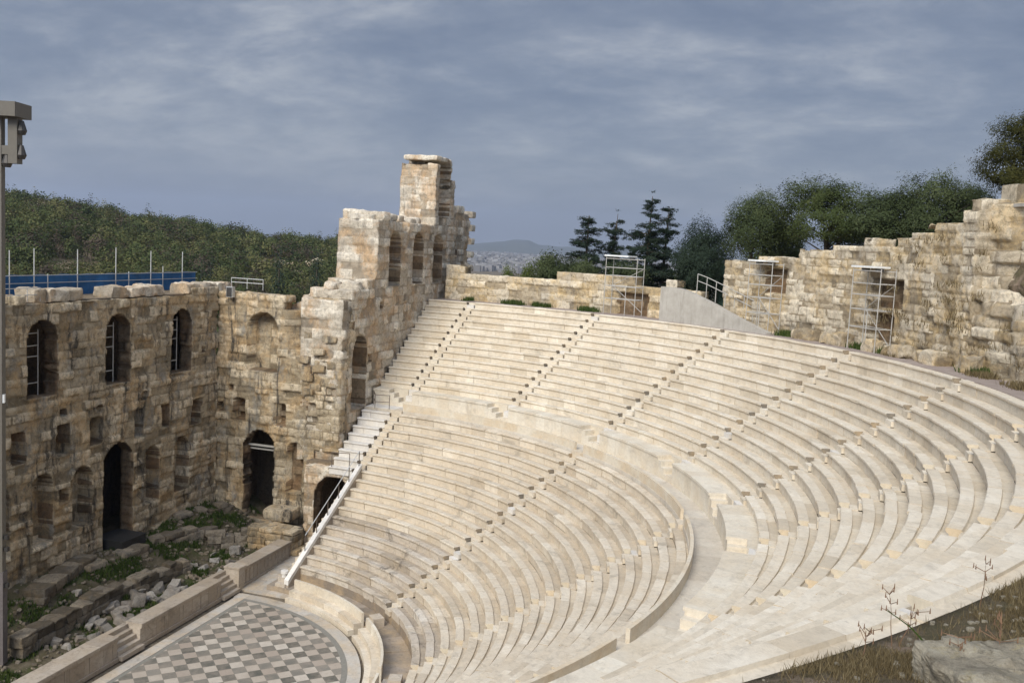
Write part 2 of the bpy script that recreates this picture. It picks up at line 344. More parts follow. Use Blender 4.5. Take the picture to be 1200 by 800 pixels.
# ---- upper tier wedges: wedge 0 lies between the ruined wall and stairway 0
upper_edges = [180.15] + ST
up_lab = ['narrow pale wedge of upper seats squeezed against the ruined wall']
up_lab += ['upper wedge of pale marble seats %s' % s for s in (
    'next to the narrow one beside the ruined wall', 'below the roofed lighting scaffold', 'below the concrete ramp wall',
    'below the middle scaffold on the rubble wall', 'below the scaffold on the overgrown rubble wall',
    'curving round the far right bend of the theatre', 'nearer side, in front of the white block steps', 'nearest the brown grass bank')]
for w in range(9):
    hi, lo = upper_edges[w], upper_edges[w+1]
    root = empty('seating_wedge', (33*math.cos(D2R((hi+lo)/2)), 33*math.sin(D2R((hi+lo)/2)), DIA), up_lab[w], 'seating', 'wedges of marble seats in the upper tier')
    for k in range(14):
        r = UR(k); a0 = D2R(lo)+HW/r; a1 = D2R(hi)-(HW/r if w else 0)
        seat_row(r, UZ(k), UDR, UDZ, a0, a1, 1000+w*50+k, 0.0, 'seat_end' if w < 5 else 'seat_cut').build('seat_row', M['seat'], root)
    mb = MB()                                     # podium wall under the wedge, with its notch steps at the left stairway
    rp = 27.74; a0 = D2R(lo)+HW/rp; a1 = D2R(hi)-(HW/rp if w else 0)
    notch = 1.15/rp; t = a0+notch
    rg = random.Random(60+w)
    while t < a1-1e-4:
        e = min(a1, t+rg.uniform(0.7, 1.0)/rp)
        if a1-e < 0.4/rp: e = a1
        tv = rg.uniform(0.2, 0.8)
        mb.ring_block(rp+0.03, 29.06, DIA-0.1, SHELF-0.13, t+0.004/rp, e-0.004/rp, tv)
        mb.ring_block(rp-0.03, 29.06, SHELF-0.13, SHELF, t+0.002/rp, e-0.002/rp, tv)
        t = e
    mb.build('podium_wall', M['podium'], root)
    mb = MB()
    for q in range(3):
        s0 = a0+notch*q/3; h = DIA+0.30+0.31*q
        mb.ring_block(rp+0.04, 28.55, DIA-0.1, h, s0, s0+notch/3-0.002/rp, 0.5)
    mb.ring_block(28.55, 29.06, DIA-0.1, SHELF-0.004, a0, a0+notch, 0.3)
    mb.build('notch_step', M['podium'], root)

# ---- lower tier wedges
lower_edges = [(174.3, 138.0), (138.0, 105.7), (105.7, 72.7), (72.7, 38.0)]
lo_lab = ['lower wedge of worn seats beside the white sloping coping and the stage', 'lower wedge of seats in the middle, below the podium notches',
          'lower wedge of seats at the sharp bend, inside the curved parapet', 'nearest lower wedge of seats, beyond the gap in the parapet']
for w, (hi, lo) in enumerate(lower_edges):
    root = empty('seating_wedge', (20*math.cos(D2R((hi+lo)/2)), 20*math.sin(D2R((hi+lo)/2)), 0.7), lo_lab[w], 'seating', 'wedges of marble seats in the lower tier')
    for k in range(18):
        r = LR(k); a0 = D2R(lo)+HW/r; a1 = D2R(hi)-HW/r
        seat_row(r, LZ(k), LDR, LDZ, a0, a1, 3000+w*50+k, 0.8, 'seat_end' if w < 1 else 'seat_cut').build('seat_row', M['seat_dark' if (w == 0 and k < 6) or (w == 1 and k < 2) else 'seat_old'], root)
    mb = MB(); rp = 26.45; t = D2R(lo)+0.45/rp; rg = random.Random(90+w)
    while t < D2R(hi)-0.45/rp-1e-4:
        e = min(D2R(hi)-0.45/rp, t+rg.uniform(1.2, 1.7)/rp); tv = rg.uniform(0.3, 0.7)
        if D2R(hi)-0.45/rp-e < 0.5/rp: e = D2R(hi)-0.45/rp
        mb.ring_block(26.32, 26.47, 8.75, 9.62, t+0.003/rp, e-0.003/rp, tv)
        t = e
    mb.build('parapet', M['parapet'], root)

# ---- stairways
def stairway(i, tier):
    up = tier == 'upper'
    th = D2R(ST[i] if up else LS[i]); K = 14 if up else 18
    Rf, Zf, dr, dz = (UR, UZ, UDR, UDZ) if up else (LR, LZ, LDR, LDZ)
    names = {0: 'beside the ruined wall', 1: 'second from the ruined wall', 2: 'running down to the middle notch of the podium', 3: 'third one left of the sharp bend',
             4: 'running to the podium just before the sharp bend', 5: 'of pale blocks at the head of the bend', 6: 'of pale blocks round the bend, second nearest the grass bank', 7: 'nearest the brown grass bank, with a big pale top block', 8: 'at the near end'}
    lnames = {0: 'along the white sloping coping', 2: 'rising straight from the orchestra benches', 4: 'of white blocks at the sharp bend of the tier', 6: 'ending at the gap in the curved parapet', 8: 'at the near end'}
    lab = ('narrow upper stairway %s' % names[i]) if up else ('narrow lower stairway %s' % lnames[i])
    root = empty('stairway', (Rf(0)*math.cos(th), Rf(0)*math.sin(th), Zf(0)-dz), lab, 'stairway', 'stairways between the %s seat wedges' % tier)
    rg = random.Random(500+i+(50 if up else 0))
    for k in range(K):
        r, z = Rf(k), Zf(k)
        for (ra, rb, zt) in ((r-0.04, r+0.37, z-dz*0.52), (r+0.37, r+dr-0.04, z-0.045)):
            mb = MB(); h = HW-(0.055 if i < 4 else 0.012)-rg.uniform(0, 0.02); tv = rg.uniform(0.1, 0.8)
            mb.ring_block(ra, rb-0.004, z-dz-0.05, zt+rg.gauss(0, 0.008), th-h/r, th+h/r, tv)
            mb.build('step', M['white'] if rg.random() < (0.10 if i > 4 and up else 0.05) else M['seat' if up else 'seat_old'], root)
    mb = MB()
    if up:
        mb.ring_block(27.8, 28.15, DIA-0.1, DIA+0.38, th-HW/28.6, th+HW/28.6, 0.5); mb.build('step', M['seat'], root)
        mb = MB(); mb.ring_block(28.15, 28.62, DIA-0.1, SHELF-0.40, th-HW/28.6, th+HW/28.6, 0.5); mb.build('step', M['white'], root)
        mb = MB(); mb.ring_block(28.62, 29.0, DIA-0.1, SHELF, th-HW/28.6, th+HW/28.6, 0.5); mb.build('step', M['white'], root)
    else:
        mb.ring_block(13.0, 13.62, 0.1, 0.78, th-HW/13.6, th+HW/13.6, 0.4); mb.build('step', M['seat_dark'], root)
        mb = MB(); mb.ring_block(12.7, 13.0, 0.1, 0.5, th-HW/13.6, th+HW/13.6, 0.4); mb.build('step', M['seat_dark'], root)
        mb = MB(); mb.ring_block(LR(17)+LDR-0.34, 26.30, 8.5, 9.02, th-HW/26, th+HW/26, 0.4); mb.build('step', M['seat_old'], root)
        mb = MB(); mb.ring_block(26.1, 26.62, 8.5, DIA+0.01, th-0.45/26, th+0.45/26, 0.4); mb.build('step', M['seat_old'], root)
for i in range(8): stairway(i, 'upper')
for i in (0, 2, 4, 6): stairway(i, 'lower')

# ---- white extension steps over the side passage (between the lower tier and the ruined wall)
root = empty('white_steps', (-22, 0.5, 5.7), 'straight flight of new white marble steps over the dark passage arch', 'steps')
for k in range(10, 18):
    r = LR(k); seat_row(r, LZ(k)+0.02, LDR, LDZ, D2R(174.3)+HW/r, D2R(180.15), 5000+k).build('step', M['white'], root)
mb = MB(); mb.ring_block(26.42, 27.9, DIA-0.5, DIA+0.015, D2R(175.0), D2R(180.1), 0.7); mb.build('landing', M['white'], root)

# ---- walkways (setting)
mb = MB(); rg = random.Random(5); t = D2R(20)
while t < D2R(180):
    e = t+rg.uniform(0.9, 1.3)/27; mb.ring_block(26.3, 28.3, DIA-0.3, DIA+rg.gauss(0, 0.004), t, e-0.0002, rg.uniform(0.1, 0.9)); t = e
tag(mb.build('walkway', M['walk']), 'pale paved curved gangway between the two seating tiers', 'walkway', kind='structure')
mb = MB(); mb.ring_block(38.72, 41.6, 15.9, 16.50, D2R(62), D2R(180), 0.5, 0.5)
tag(mb.build('path', M['path']), 'pinkish gravel path behind the top row of seats', 'path', kind='structure')

# ---- orchestra floor, bands and front benches
def fan(name, r, z, mat, ymin, tint=0.5, label=None):
    mb = MB(); pts = []
    a0 = math.asin(ymin/r); n = 120
    for i in range(n+1):
        a = a0+(PI-2*a0)*i/n; pts.append((r*math.cos(a), r*math.sin(a), z))
    mb.add(pts, [tuple(range(len(pts)))], tint)
    return tag(mb.build(name, mat), label, 'floor', kind='structure')
fan('orchestra_floor', 10.55, 0.012, M['checker'], 0.22, label='checkered grey and cream marble orchestra floor')
fan('orchestra_border', 10.85, 0.006, M['darkband'] if 'darkband' in M else mat_plain('grey_floor_band', (0.25, 0.235, 0.20), 0.8), 0.0, label='narrow grey border round the checkered floor')
mb = MB(); rg = random.Random(3); t = D2R(-1)
while t < D2R(181):
    e = t+rg.uniform(1.0, 1.6)/11; mb.ring_block(10.85, 11.5, -0.25, 0.02+rg.gauss(0, 0.004), t, e-0.0006, rg.uniform(0.3, 1)); t = e
x = -11.5
while x < 11.5:
    L = rg.uniform(1.0, 1.8); mb.box((x+L/2, -0.32, -0.11), (L-0.008, 0.62, 0.26+rg.uniform(-.006, .006)), 0, rg.uniform(0.3, 1)); x += L
tag(mb.build('orchestra_kerb', M['paving']), 'cream marble band round the checkered orchestra', 'paving', kind='structure')
mb = MB()
for ix in range(-24, -9):
    for iy in range(-1, 4):
        if math.hypot(ix+.5, iy+.5) < 12.2: continue
        mb.box((ix+0.5, iy+0.2, -0.15+max(0, -ix-14)*0.035), (0.99, 0.99, 0.32), 0, random.uniform(0.3, 0.9))
tag(mb.build('passage_floor', M['paving']), 'pale paved floor of the side passage into the orchestra', 'paving', kind='structure')
mb = MB(); mb.box((0, 6, -0.16), (27, 16, 0.1), 0, 0.4)
tag(mb.build('drain_floor', M['found']), 'dark drain channel floor', 'floor', kind='structure')

def bench(t0, t1, seed, label):
    root = empty('front_bench', (12.2*math.cos(D2R((t0+t1)/2)), 12.2*math.sin(D2R((t0+t1)/2)), 0), label, 'bench', 'front row benches round the orchestra')
    rg = random.Random(seed)
    for nm, r0, r1, z0, z1, m in (('footrest', 11.66, 12.02, -0.1, 0.22, 'seat_old'), ('bench_seat', 12.0, 12.44, -0.1, 0.55, 'seat_old'), ('backrest', 12.44, 12.58, 0.0, 1.08, 'podium')):
        mb = MB(); t = D2R(t0)
        while t < D2R(t1)-1e-4:
            e = min(D2R(t1), t+rg.uniform(1.3, 2.2)/12.3); tv = rg.uniform(0.2, 1)
            if D2R(t1)-e < 0.5/12.3: e = D2R(t1)
            mb.ring_block(r0, r1, z0, z1+rg.gauss(0, 0.006), t+0.0005, e-0.0005, tv, 0.3); t = e
        mb.build(nm, M[m], root)
bench(138.2, 168.5, 1, 'curved marble front bench with tall backrest beside the stage passage')
bench(107.5, 135.2, 2, 'curved marble front bench with tall backrest at the frame bottom')
bench(74.5, 104.5, 3, 'curved marble front bench with tall backrest, nearest below the seats')
mb = MB(); rg = random.Random(8); t = D2R(40)
while t < D2R(176):
    e = t+rg.uniform(0.8, 1.5)/13.5; mb.ring_block(12.6, 14.15, -0.1, 0.30+rg.gauss(0, .01), t, e-0.001, rg.uniform(0.1, 0.8)); t = e
mb.ring_block(14.05, 14.4, 0.0, 0.80, D2R(39), D2R(174), 0.1)
tag(mb.build('front_aisle', M['aisle']), 'dark marble aisle behind the front benches', 'walkway', kind='structure')
# small white bollard at the passage end
p = on_z(333, 688, 0.1)
root = empty('stone_bollard', (p[0], p[1], 0.05), 'small white round marble bollard at the passage end', 'bollard')
mb = MB(); mb.tube((p[0], p[1], 0.05), (p[0], p[1], 1.0), 0.17, 0.16, 14, 0.9); mb.build('shaft', M['white'], root)
mb = MB(); mb.tube((p[0], p[1], 1.0), (p[0], p[1], 1.17), 0.22, 0.22, 14, 0.9); mb.build('cap', M['white'], root)

# ------------------------------------------------------------------ stage front (low marble wall with two small flights)
def stage_wall(x0, x1, label, pier=None):
    root = empty('stage_front_wall', ((x0+x1)/2, -1.5, 0), label, 'wall', 'sections of the low marble stage wall')
    rg = random.Random(int(x0*10))
    mb = MB(); x = x0
    while x < x1-1e-4:
        e = min(x1, x+rg.uniform(0.8, 1.5))
        if x1-e < 0.4: e = x1
        mb.box(((x+e)/2, -1.5, 0.48), (e-x-0.012, 0.72, 1.06), 0, rg.uniform(0.1, 0.9), 0.004); x = e
    mb.build('wall_panel', M['stage'], root)
    mb = MB(); mb.box(((x0+x1)/2, -1.47, 0.06), (x1-x0, 0.86, 0.2), 0, 0.4); mb.build('plinth', M['stage'], root)
    mb = MB(); x = x0
    while x < x1-1e-4:
        e = min(x1, x+rg.uniform(1.3, 2.2))
        if x1-e < 0.6: e = x1
        mb.box(((x+e)/2, -1.5, 1.05), (e-x-0.01, 0.86, 0.09), 0, rg.uniform(0.2, 0.9), 0.004)
        mb.box(((x+e)/2, -1.53, 1.17), (e-x-0.008, 1.0, 0.15), 0, rg.uniform(0.2, 0.9), 0.006); x = e
    mb.build('coping', M['stage'], root)
    mb = MB(); xx = x0+0.3
    while xx < x1-0.2:
        mb.box((xx, -1.128, 0.57), (0.055, 0.03, 0.80), 0, 0.55); xx += 0.42 if pier else 1.6
    mb.build('pilaster_strip', M['stage'], root)
    if pier:
        mb = MB(); mb.box((x1-0.28, -1.45, 0.66), (0.62, 0.95, 1.34), 0, 0.8, 0.01); mb.box((x1-0.28, -1.45, 1.37), (0.74, 1.08, 0.10), 0, 0.9, 0.01); mb.build('end_pier', M['stage'], root)
stage_wall(-20.2, -11.75, 'far section of the low stage wall with narrow fluted strips and an end pier', True)
stage_wall(-10.1, -3.05, 'middle section of the low marble stage wall between the two small stairs')
stage_wall(-1.35, 7.0, 'near section of the low marble stage wall at the lower left corner')
for x0, x1, lab in ((-11.75, -10.1, 'small flight of stone steps beside the fluted end pier'), (-3.05, -1.35, 'small flight of stone steps between the middle and near stage walls')):
    root = empty('stage_steps', ((x0+x1)/2, -1.5, 0), lab, 'steps', 'small flights of steps in the stage front')
    for q in range(5):
        mb = MB(); mb.box(((x0+x1)/2, -0.98-0.26*q, 0.11+0.115*q-0.0), (x1-x0-0.02, 0.27, 0.22+0.23*q), 0, random.uniform(0.2, 0.9), 0.006)
        mb.build('step', M['stage'], root)

# ------------------------------------------------------------------ irregular stones
def rough_block(mb, c, size, rz=0.0, tint=0.5, rnd=0.12, jag=0.05, n=3, tilt=(0, 0), rg=random):
    """rounded, uneven block: subdivided cube pulled in at its edges and roughened"""
    idx = {}; vs = []; fs = []
    ox, oy, oz = rg.uniform(0, 99), rg.uniform(0, 99), rg.uniform(0, 99)
    Rm = Matrix.Rotation(rz, 3, 'Z') @ Matrix.Rotation(tilt[0], 3, 'X') @ Matrix.Rotation(tilt[1], 3, 'Y')
    def vid(i, j, k):
        if (i, j, k) in idx: return idx[i, j, k]
        p = Vector((2*i/n-1, 2*j/n-1, 2*k/n-1))
        m = sorted((abs(p.x), abs(p.y), abs(p.z)), reverse=True)
        pull = 1-rnd*(m[1]**3)-rnd*0.6*(m[2]**3)
        q = Vector((p.x*size[0]/2, p.y*size[1]/2, p.z*size[2]/2))*pull
        q += noise.noise_vector(Vector((q.x*1.9+ox, q.y*1.9+oy, q.z*1.9+oz)))*jag
        q = Rm @ q
        vs.append((c[0]+q.x, c[1]+q.y, c[2]+q.z)); idx[i, j, k] = len(vs)-1; return len(vs)-1
    for a in range(n):
        for b in range(n):
            fs.append((vid(a, b, 0), vid(a, b+1, 0), vid(a+1, b+1, 0), vid(a+1, b, 0)))
            fs.append((vid(a, b, n), vid(a+1, b, n), vid(a+1, b+1, n), vid(a, b+1, n)))
            fs.append((vid(a, 0, b), vid(a+1, 0, b), vid(a+1, 0, b+1), vid(a, 0, b+1)))
            fs.append((vid(a, n, b), vid(a, n, b+1), vid(a+1, n, b+1), vid(a+1, n, b)))
            fs.append((vid(0, a, b), vid(0, a, b+1), vid(0, a+1, b+1), vid(0, a+1, b)))
            fs.append((vid(n, a, b), vid(n, a+1, b), vid(n, a+1, b+1), vid(n, a, b+1)))
    mb.add(vs, fs, tint)

# ------------------------------------------------------------------ masonry walls with openings
class Pattern:
    def __init__(s, seed, z0, z1, ch, bl, W):
        rg = random.Random(seed); s.zs = [z0-1]
        while s.zs[-1] < z1+1: s.zs.append(s.zs[-1]+rg.uniform(*ch))
        s.rows = []
        for _ in s.zs:
            us = [-3-rg.uniform(0, 1)]
            while us[-1] < W+3: us.append(us[-1]+rg.uniform(*bl))
            s.rows.append((np.array(us), [(rg.random(), rg.gauss(0, 1), rg.random()) for _ in us]))
        s.za = np.array(s.zs)
    def get(s, u, z):
        ci = int(np.searchsorted(s.za, z))-1; ci = max(0, min(ci, len(s.zs)-2))
        us, rn = s.rows[ci]; bi = int(np.searchsorted(us, u))-1; bi = max(0, min(bi, len(us)-2))
        dj = min(u-us[bi], us[bi+1]-u, z-s.zs[ci], s.zs[ci+1]-z)
        return rn[bi], dj, (us[bi]+us[bi+1])/2, (s.zs[ci]+s.zs[ci+1])/2

def opening(uc, w, z0, z1, depth, arch=True, sill=0.0):
    def f(u, z):
        if z < z0 or z > z1 or abs(u-uc) > w/2+0.16: return 0.0
        e = 0.06*noise.fractal(Vector((u*1.2, z*1.2, uc*3.1)), 1.0, 2.0, 3)
        du = abs(u-uc)+e
        if z < z0 or z > z1 or du > w/2: return 0.0
        if arch and z > z1-w/2 and du*du+(z-(z1-w/2))**2 > (w/2)**2: return 0.0
        return depth
    return f

def slab(name, mat, O, u, n, W, H0, H1, topf, openings, T, seed, ch=(0.42, 0.68), bl=(0.6, 1.7), res=0.10, rough=0.05, parent=None, ragged=0.25, bottomf=None, through=(), arc=None, sb=None, bumpy=0.035, joint=0.06):
    """masonry face with recessed / cut openings, ragged stepped top and real thickness; arc=(radius, start angle) bends it"""
    O = np.array(O, float); u = np.array(u, float); n = np.array(n, float)
    pat = Pattern(seed, H0, H1, ch, bl, W)
    nu, nz = int(round(W/res)), int(round((H1-H0)/res))
    def place(uu, zz, d):
        if arc:
            t = arc[1]+uu/arc[0]; return np.array([(arc[0]-d)*math.cos(t), (arc[0]-d)*math.sin(t), zz])
        P = O+u*uu+n*d; return np.array([P[0], P[1], P[2]+zz])
    def lat(uu):
        if arc: t = arc[1]+uu/arc[0]; return np.array([-math.sin(t), math.cos(t), 0.0])
        return u
    pres = np.zeros((nu, nz), bool); tint = np.zeros((nu, nz))
    for i in range(nu):
        for j in range(nz):
            uu, zz = (i+.5)*res, H0+(j+.5)*res
            rn, dj, uc, zc = pat.get(uu, zz)
            er = 0.16*noise.noise(Vector((uu*2.1, zz*2.1, seed)))
            tu = topf(uu); tq = topf(uc) if abs(topf(uc)-tu) < 1.3 else tu
            ok = (zc+er*0.3 < tq+ragged*rn[1]) and (zz < topf(uu)+0.7) and (bottomf is None or zz > bottomf(uu))
            if ok:
                for op in through:
                    if op(uu, zz): ok = False; break
            pres[i, j] = ok
            tint[i, j] = min(1, max(0, 0.5+0.27*rn[1])) if dj > 0.045 or noise.noise(Vector((uu*1.1, zz*1.1, seed+50))) < -0.02 else 0.16
    vid = {}; V = []; F = []; TT = []; MI = []
    allop = list(openings)+list(through)
    def inside(a, b):
        for op in allop:
            if op(a, b): return True
        return False
    def front(i, j):
        k = (i, j, 0)
        if k in vid: return vid[k]
        uu, zz = i*res, H0+j*res
        rn, dj, uc, zc = pat.get(uu, zz)
        d = bumpy*max(-2.4, min(2.4, rn[1]))
        p3 = Vector((uu*0.8+seed, zz*0.8, seed*1.7))
        fr = noise.fractal(p3, 1.0, 2.0, 4)
        jw = 0.06+0.03*fr
        if dj < jw: d -= joint*(1-dj/jw)
        d += rough*1.5*fr+rough*0.8*noise.fractal(p3*4.5, 1.0, 2.0, 3)
        rec = 0.0
        for op in openings:
            rec = op(uu, zz)
            if rec: d *= 0.35; break
        if not rec and allop:
            if any(inside(uu+a, zz+b) for a, b in ((.16, 0), (-.16, 0), (0, .16), (0, -.16))): d = d*0.35+0.03
        if sb: rec += sb(uu, zz, zc)
        ju = 0.025*noise.noise(Vector((uu*3, zz*3, 5+seed))); jz = 0.025*noise.noise(Vector((uu*3, zz*3, 9+seed)))
        V.append(place(uu+ju, zz+jz, d-rec)); vid[k] = len(V)-1; return vid[k]
    def back(i, j):
        k = (i, j, 1)
        if k in vid: return vid[k]
        front(i, j)
        s0 = sb(i*res, H0+j*res, H0+j*res) if sb else 0.0
        V.append(place(i*res, H0+j*res, -T-s0+0.08*noise.noise(Vector((i*res, j*res, seed+3.3))))); vid[k] = len(V)-1; return vid[k]
    def has(i, j): return 0 <= i < nu and 0 <= j < nz and pres[i, j]
    bn = {}; edges = []
    for i in range(nu):
        for j in range(nz):
            if not pres[i, j]: continue
            a, b, c, d = (i, j), (i+1, j), (i+1, j+1), (i, j+1)
            F.append((front(*a), front(*b), front(*c), front(*d))); TT.append(tint[i, j])
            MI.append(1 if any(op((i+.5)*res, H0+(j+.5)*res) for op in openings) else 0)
            F.append((back(*d), back(*c), back(*b), back(*a))); TT.append(tint[i, j]); MI.append(0)
            for (p, q, du, dz) in ((a, b, 0, -1), (b, c, 1, 0), (c, d, 0, 1), (d, a, -1, 0)):
                if not has(i+du, j+dz):
                    edges.append((p, q, du, dz))
                    for s in (p, q):
                        x = bn.setdefault(s, [0, 0]); x[0] += du; x[1] += dz
    nt = max(2, int(T/0.16)); cols = {}
    pat2 = Pattern(seed+77, H0, H1, ch, (0.7, 1.5), T+2); pat2.zs = pat.zs; pat2.za = pat.za; pat2.rows = (pat2.rows*3)[:len(pat.zs)]
    def col(s):
        if s in cols: return cols[s]
        A = V[front(*s)]; B = V[back(*s)]; d = bn[s]; L = math.hypot(*d) or 1; ids = [front(*s)]; lv = lat(s[0]*res)
        for m in range(1, nt):
            P = A+(B-A)*m/nt; dep = T*m/nt
            rn, dj, _, _ = pat2.get(dep, H0+s[1]*res)
            k = bumpy*0.9*rn[1]-(joint*(1-dj/0.08) if dj < 0.08 else 0)+rough*1.8*noise.fractal(Vector((P[0]*1.1, P[1]*1.1, P[2]*1.1)), 1.0, 2.0, 4)
            P = P+lv*(d[0]/L*k); P[2] += d[1]/L*k
            V.append(P); ids.append(len(V)-1)
        ids.append(back(*s)); cols[s] = ids; return ids
    for p, q, du, dz in edges:
        mu, mz = (p[0]+q[0])/2*res+du*res*.5, H0+(p[1]+q[1])/2*res+dz*res*.5
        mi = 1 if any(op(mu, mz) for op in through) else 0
        cp, cq = col(p), col(q)
        for m in range(nt):
            F.append((cq[m], cp[m], cp[m+1], cq[m+1]))
            rn, _, _, _ = pat2.get(T*(m+.5)/nt, H0+(p[1]+q[1])/2*res)
            TT.append(min(1, max(0, 0.5+0.27*rn[1]))); MI.append(mi)
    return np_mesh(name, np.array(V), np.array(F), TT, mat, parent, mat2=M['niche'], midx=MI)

def room(name, x0, x1, y0, y1, z0, z1, mat, parent, openside):
    """dark chamber behind a wall: five inner faces with thickness, open towards one side"""
    mb = MB(); t = 0.35
    if openside != 'y+': mb.box(((x0+x1)/2, y1+t/2, (z0+z1)/2), (x1-x0, t, z1-z0), 0, .4)
    if openside != 'x+': mb.box((x1+t/2, (y0+y1)/2, (z0+z1)/2), (t, y1-y0, z1-z0), 0, .5)
    mb.box(((x0+x1)/2, y0-t/2, (z0+z1)/2), (x1-x0, t, z1-z0), 0, .5)
    mb.box((x0-t/2, (y0+y1)/2, (z0+z1)/2), (t, y1-y0, z1-z0), 0, .6)
    mb.box(((x0+x1)/2, (y0+y1)/2, z0-t/2), (x1-x0+2*t, y1-y0+2*t, t), 0, .4)
    mb.box(((x0+x1)/2, (y0+y1)/2, z1+t/2), (x1-x0+2*t, y1-y0+2*t, t), 0, .6)
    return mb.build(name, mat, parent)

def lerpf(pts):
    xs, ys = zip(*pts); return lambda x: float(np.interp(x, xs, ys))

# -- back stage wall (faces the orchestra), u runs along +x from the corner
X0, YS = -22.6, -10.1
def sx(x): return x-X0
ops = []; thr = []
for x in (-18.42, -12.13, -6.03, 0.0, 6.0): thr.append(opening(sx(x), 2.2, 11.68, 16.0, 1))
thr.append(opening(sx(-12.25), 2.75, 0.9, 7.96, 1)); thr.append(opening(sx(0.0), 3.0, 0.6, 8.1, 1))
for x, w, a, b in ((-6.05, 1.42, 3.3, 7.3), (-9.1, 1.6, 3.5, 7.1), (-15.5, 1.42, 3.4, 7.05), (-18.6, 1.45, 3.45, 7.2), (-3.0, 1.4, 3.3, 7.2)): ops.append(opening(sx(x), w, a, b, 1.0))
for px, py, w, h in ((22, 526, 0.95, 1.7), (74, 515, 0.95, 1.8), (113, 505, 1.05, 1.6), (163, 495, 0.8, 1.8), (194, 487, 0.75, 1.5), (230, 482, 1.0, 1.7), (75, 580, 0.6, 0.8)):
    d = ray(px, py); P = CAM+d*((YS-CAM[1])/d[1]); ops.append(opening(sx(P[0]), w, P[2]-h/2, P[2]+h/2, 1.15, False))
for x, z, w, h in ((-20.6, 9.3, .5, .5), (-16.9, 9.0, .5, .4), (-10.6, 10.4, .45, .4), (-7.6, 10.6, .5, .4), (-4.5, 9.7, .5, .4), (-14.6, 10.6, .4, .5), (-20.9, 13.0, .4, .35)): ops.append(opening(sx(x), w, z-h/2, z+h/2, 0.7, False))
top = lerpf([(0, 17.5), (1.5, 17.6), (2.6, 17.3), (3.6, 17.0), (9, 17.0), (10, 16.95), (16, 17.0), (18, 17.1), (30, 17.0)])
root = empty('stage_wall_ruin', (-10, -12, 0), 'long weathered stage wall with three tall arched windows and a row of niches', 'ruined wall')
slab('wall', M['scaena'], (X0, YS, 0), (1, 0, 0), (0, 1, 0), 30.0, 0.0, 18.2, top, ops, 0.95, 21, rough=0.075, parent=root, ragged=0.1, through=thr, bumpy=0.05, joint=0.08)
room('inner_passage', X0+0.4, 7.0, -15.5, -11.0, 0.3, 16.6, M['inner'], root, 'y+')
rg = random.Random(31)          # pale coping blocks along the top
for px0, px1 in ((30, 88), (122, 184), (209, 262)):
    dA = ray(px0, 340); dB = ray(px1, 336); tA = (-11.1-CAM[1])/dA[1]; tB = (-11.1-CAM[1])/dB[1]
    xa, xb = CAM[0]+dA[0]*tA, CAM[0]+dB[0]*tB
    if xb > xa: xa, xb = xb, xa
    x = xb
    while x < xa-0.2:
        L = min(rg.uniform(1.3, 2.2), xa-x); mb = MB()
        rough_block(mb, (x+L/2, -11.1+rg.uniform(-.15, .15), 17.26), (L, 1.5, rg.uniform(0.55, 0.85)), rg.uniform(-.06, .06), rg.uniform(.2, .8), 0.06, 0.14, 8, rg=rg); x += L
        mb.build('coping_block', M['pale'], root)

# -- return wall (faces east)
def sy(y): return y-YS
ops = [opening(sy(-6.43), 2.4, 11.64, 15.75, 1.3), opening(sy(-3.62), 1.2, 3.1, 6.68, 0.7)]
for px, py, w, h in ((280, 479, 0.95, 1.5), (328, 486, 0.9, 1.5), (365, 484, 0.75, 1.3), (258, 476, 0.5, 0.6)):
    d = ray(px, py); P = CAM+d*((X0-CAM[0])/d[0]); ops.append(opening(sy(P[1]), w, P[2]-h/2, P[2]+h/2, 0.95, False))
for y, z, w, h in ((-0.9, 10.6, .7, .5), (-1.6, 12.4, .6, .45), (-3.0, 9.7, .5, .5), (-2.4, 13.6, .8, .5), (-8.9, 10.2, .4, .4), (-1.0, 14.8, .9, .6), (-3.3, 15.2, .7, .5)): ops.append(opening(sy(y), w, z-h/2, z+h/2, 0.5, False))
top = lerpf([(-1, 17.4), (0.3, 17.4), (2.0, 17.35), (3.0, 16.75), (5.0, 16.75), (5.5, 16.6), (6.2, 16.1), (6.8, 17.0), (7.6, 17.3), (8.4, 17.2), (9.9, 17.2)])
sbk = lambda uu, zz, zc: 0.0 if zc < 8 else 0.9*max(0, min(1, (zc-12.5)/1.5))*max(0, min(1, (uu-5.6)/0.8)) + 0.5*max(0, noise.noise(Vector((uu*.9, zc*1.3, 3))))*max(0, min(1, (uu-6.5)/1))
root = empty('return_wall_ruin', (-23.5, -5, 0), 'warm stone side wall with one arched window above a tall dark doorway', 'ruined wall')
slab('wall', M['scaena'], (X0, YS, 0), (0, 1, 0), (1, 0, 0), 9.95, 0.0, 18.4, top, ops, 1.1, 33, rough=0.075, parent=root, ragged=0.3, through=[opening(sy(-6.5), 2.5, 0.8, 7.29, 1)], sb=sbk, bottomf=lambda uu: -1 if uu < 8.05 else 6.3, bumpy=0.055, joint=0.08)
room('inner_passage', -27.5, -23.65, -9.6, -3.4, 0.3, 8.4, M['inner'], root, 'x+')
rg = random.Random(17)
for q in range(16):
    mb = MB(); rough_block(mb, (-22.75+rg.uniform(-.4, .05), rg.uniform(-3.6, -0.6), rg.uniform(8.5, 14.5)), (rg.uniform(.5, .9), rg.uniform(.6, 1.1), rg.uniform(.4, .55)), 0, rg.uniform(0.1, 0.7), 0.05, 0.08, 5, rg=rg); mb.build('jutting_block', M['scaena'], root)
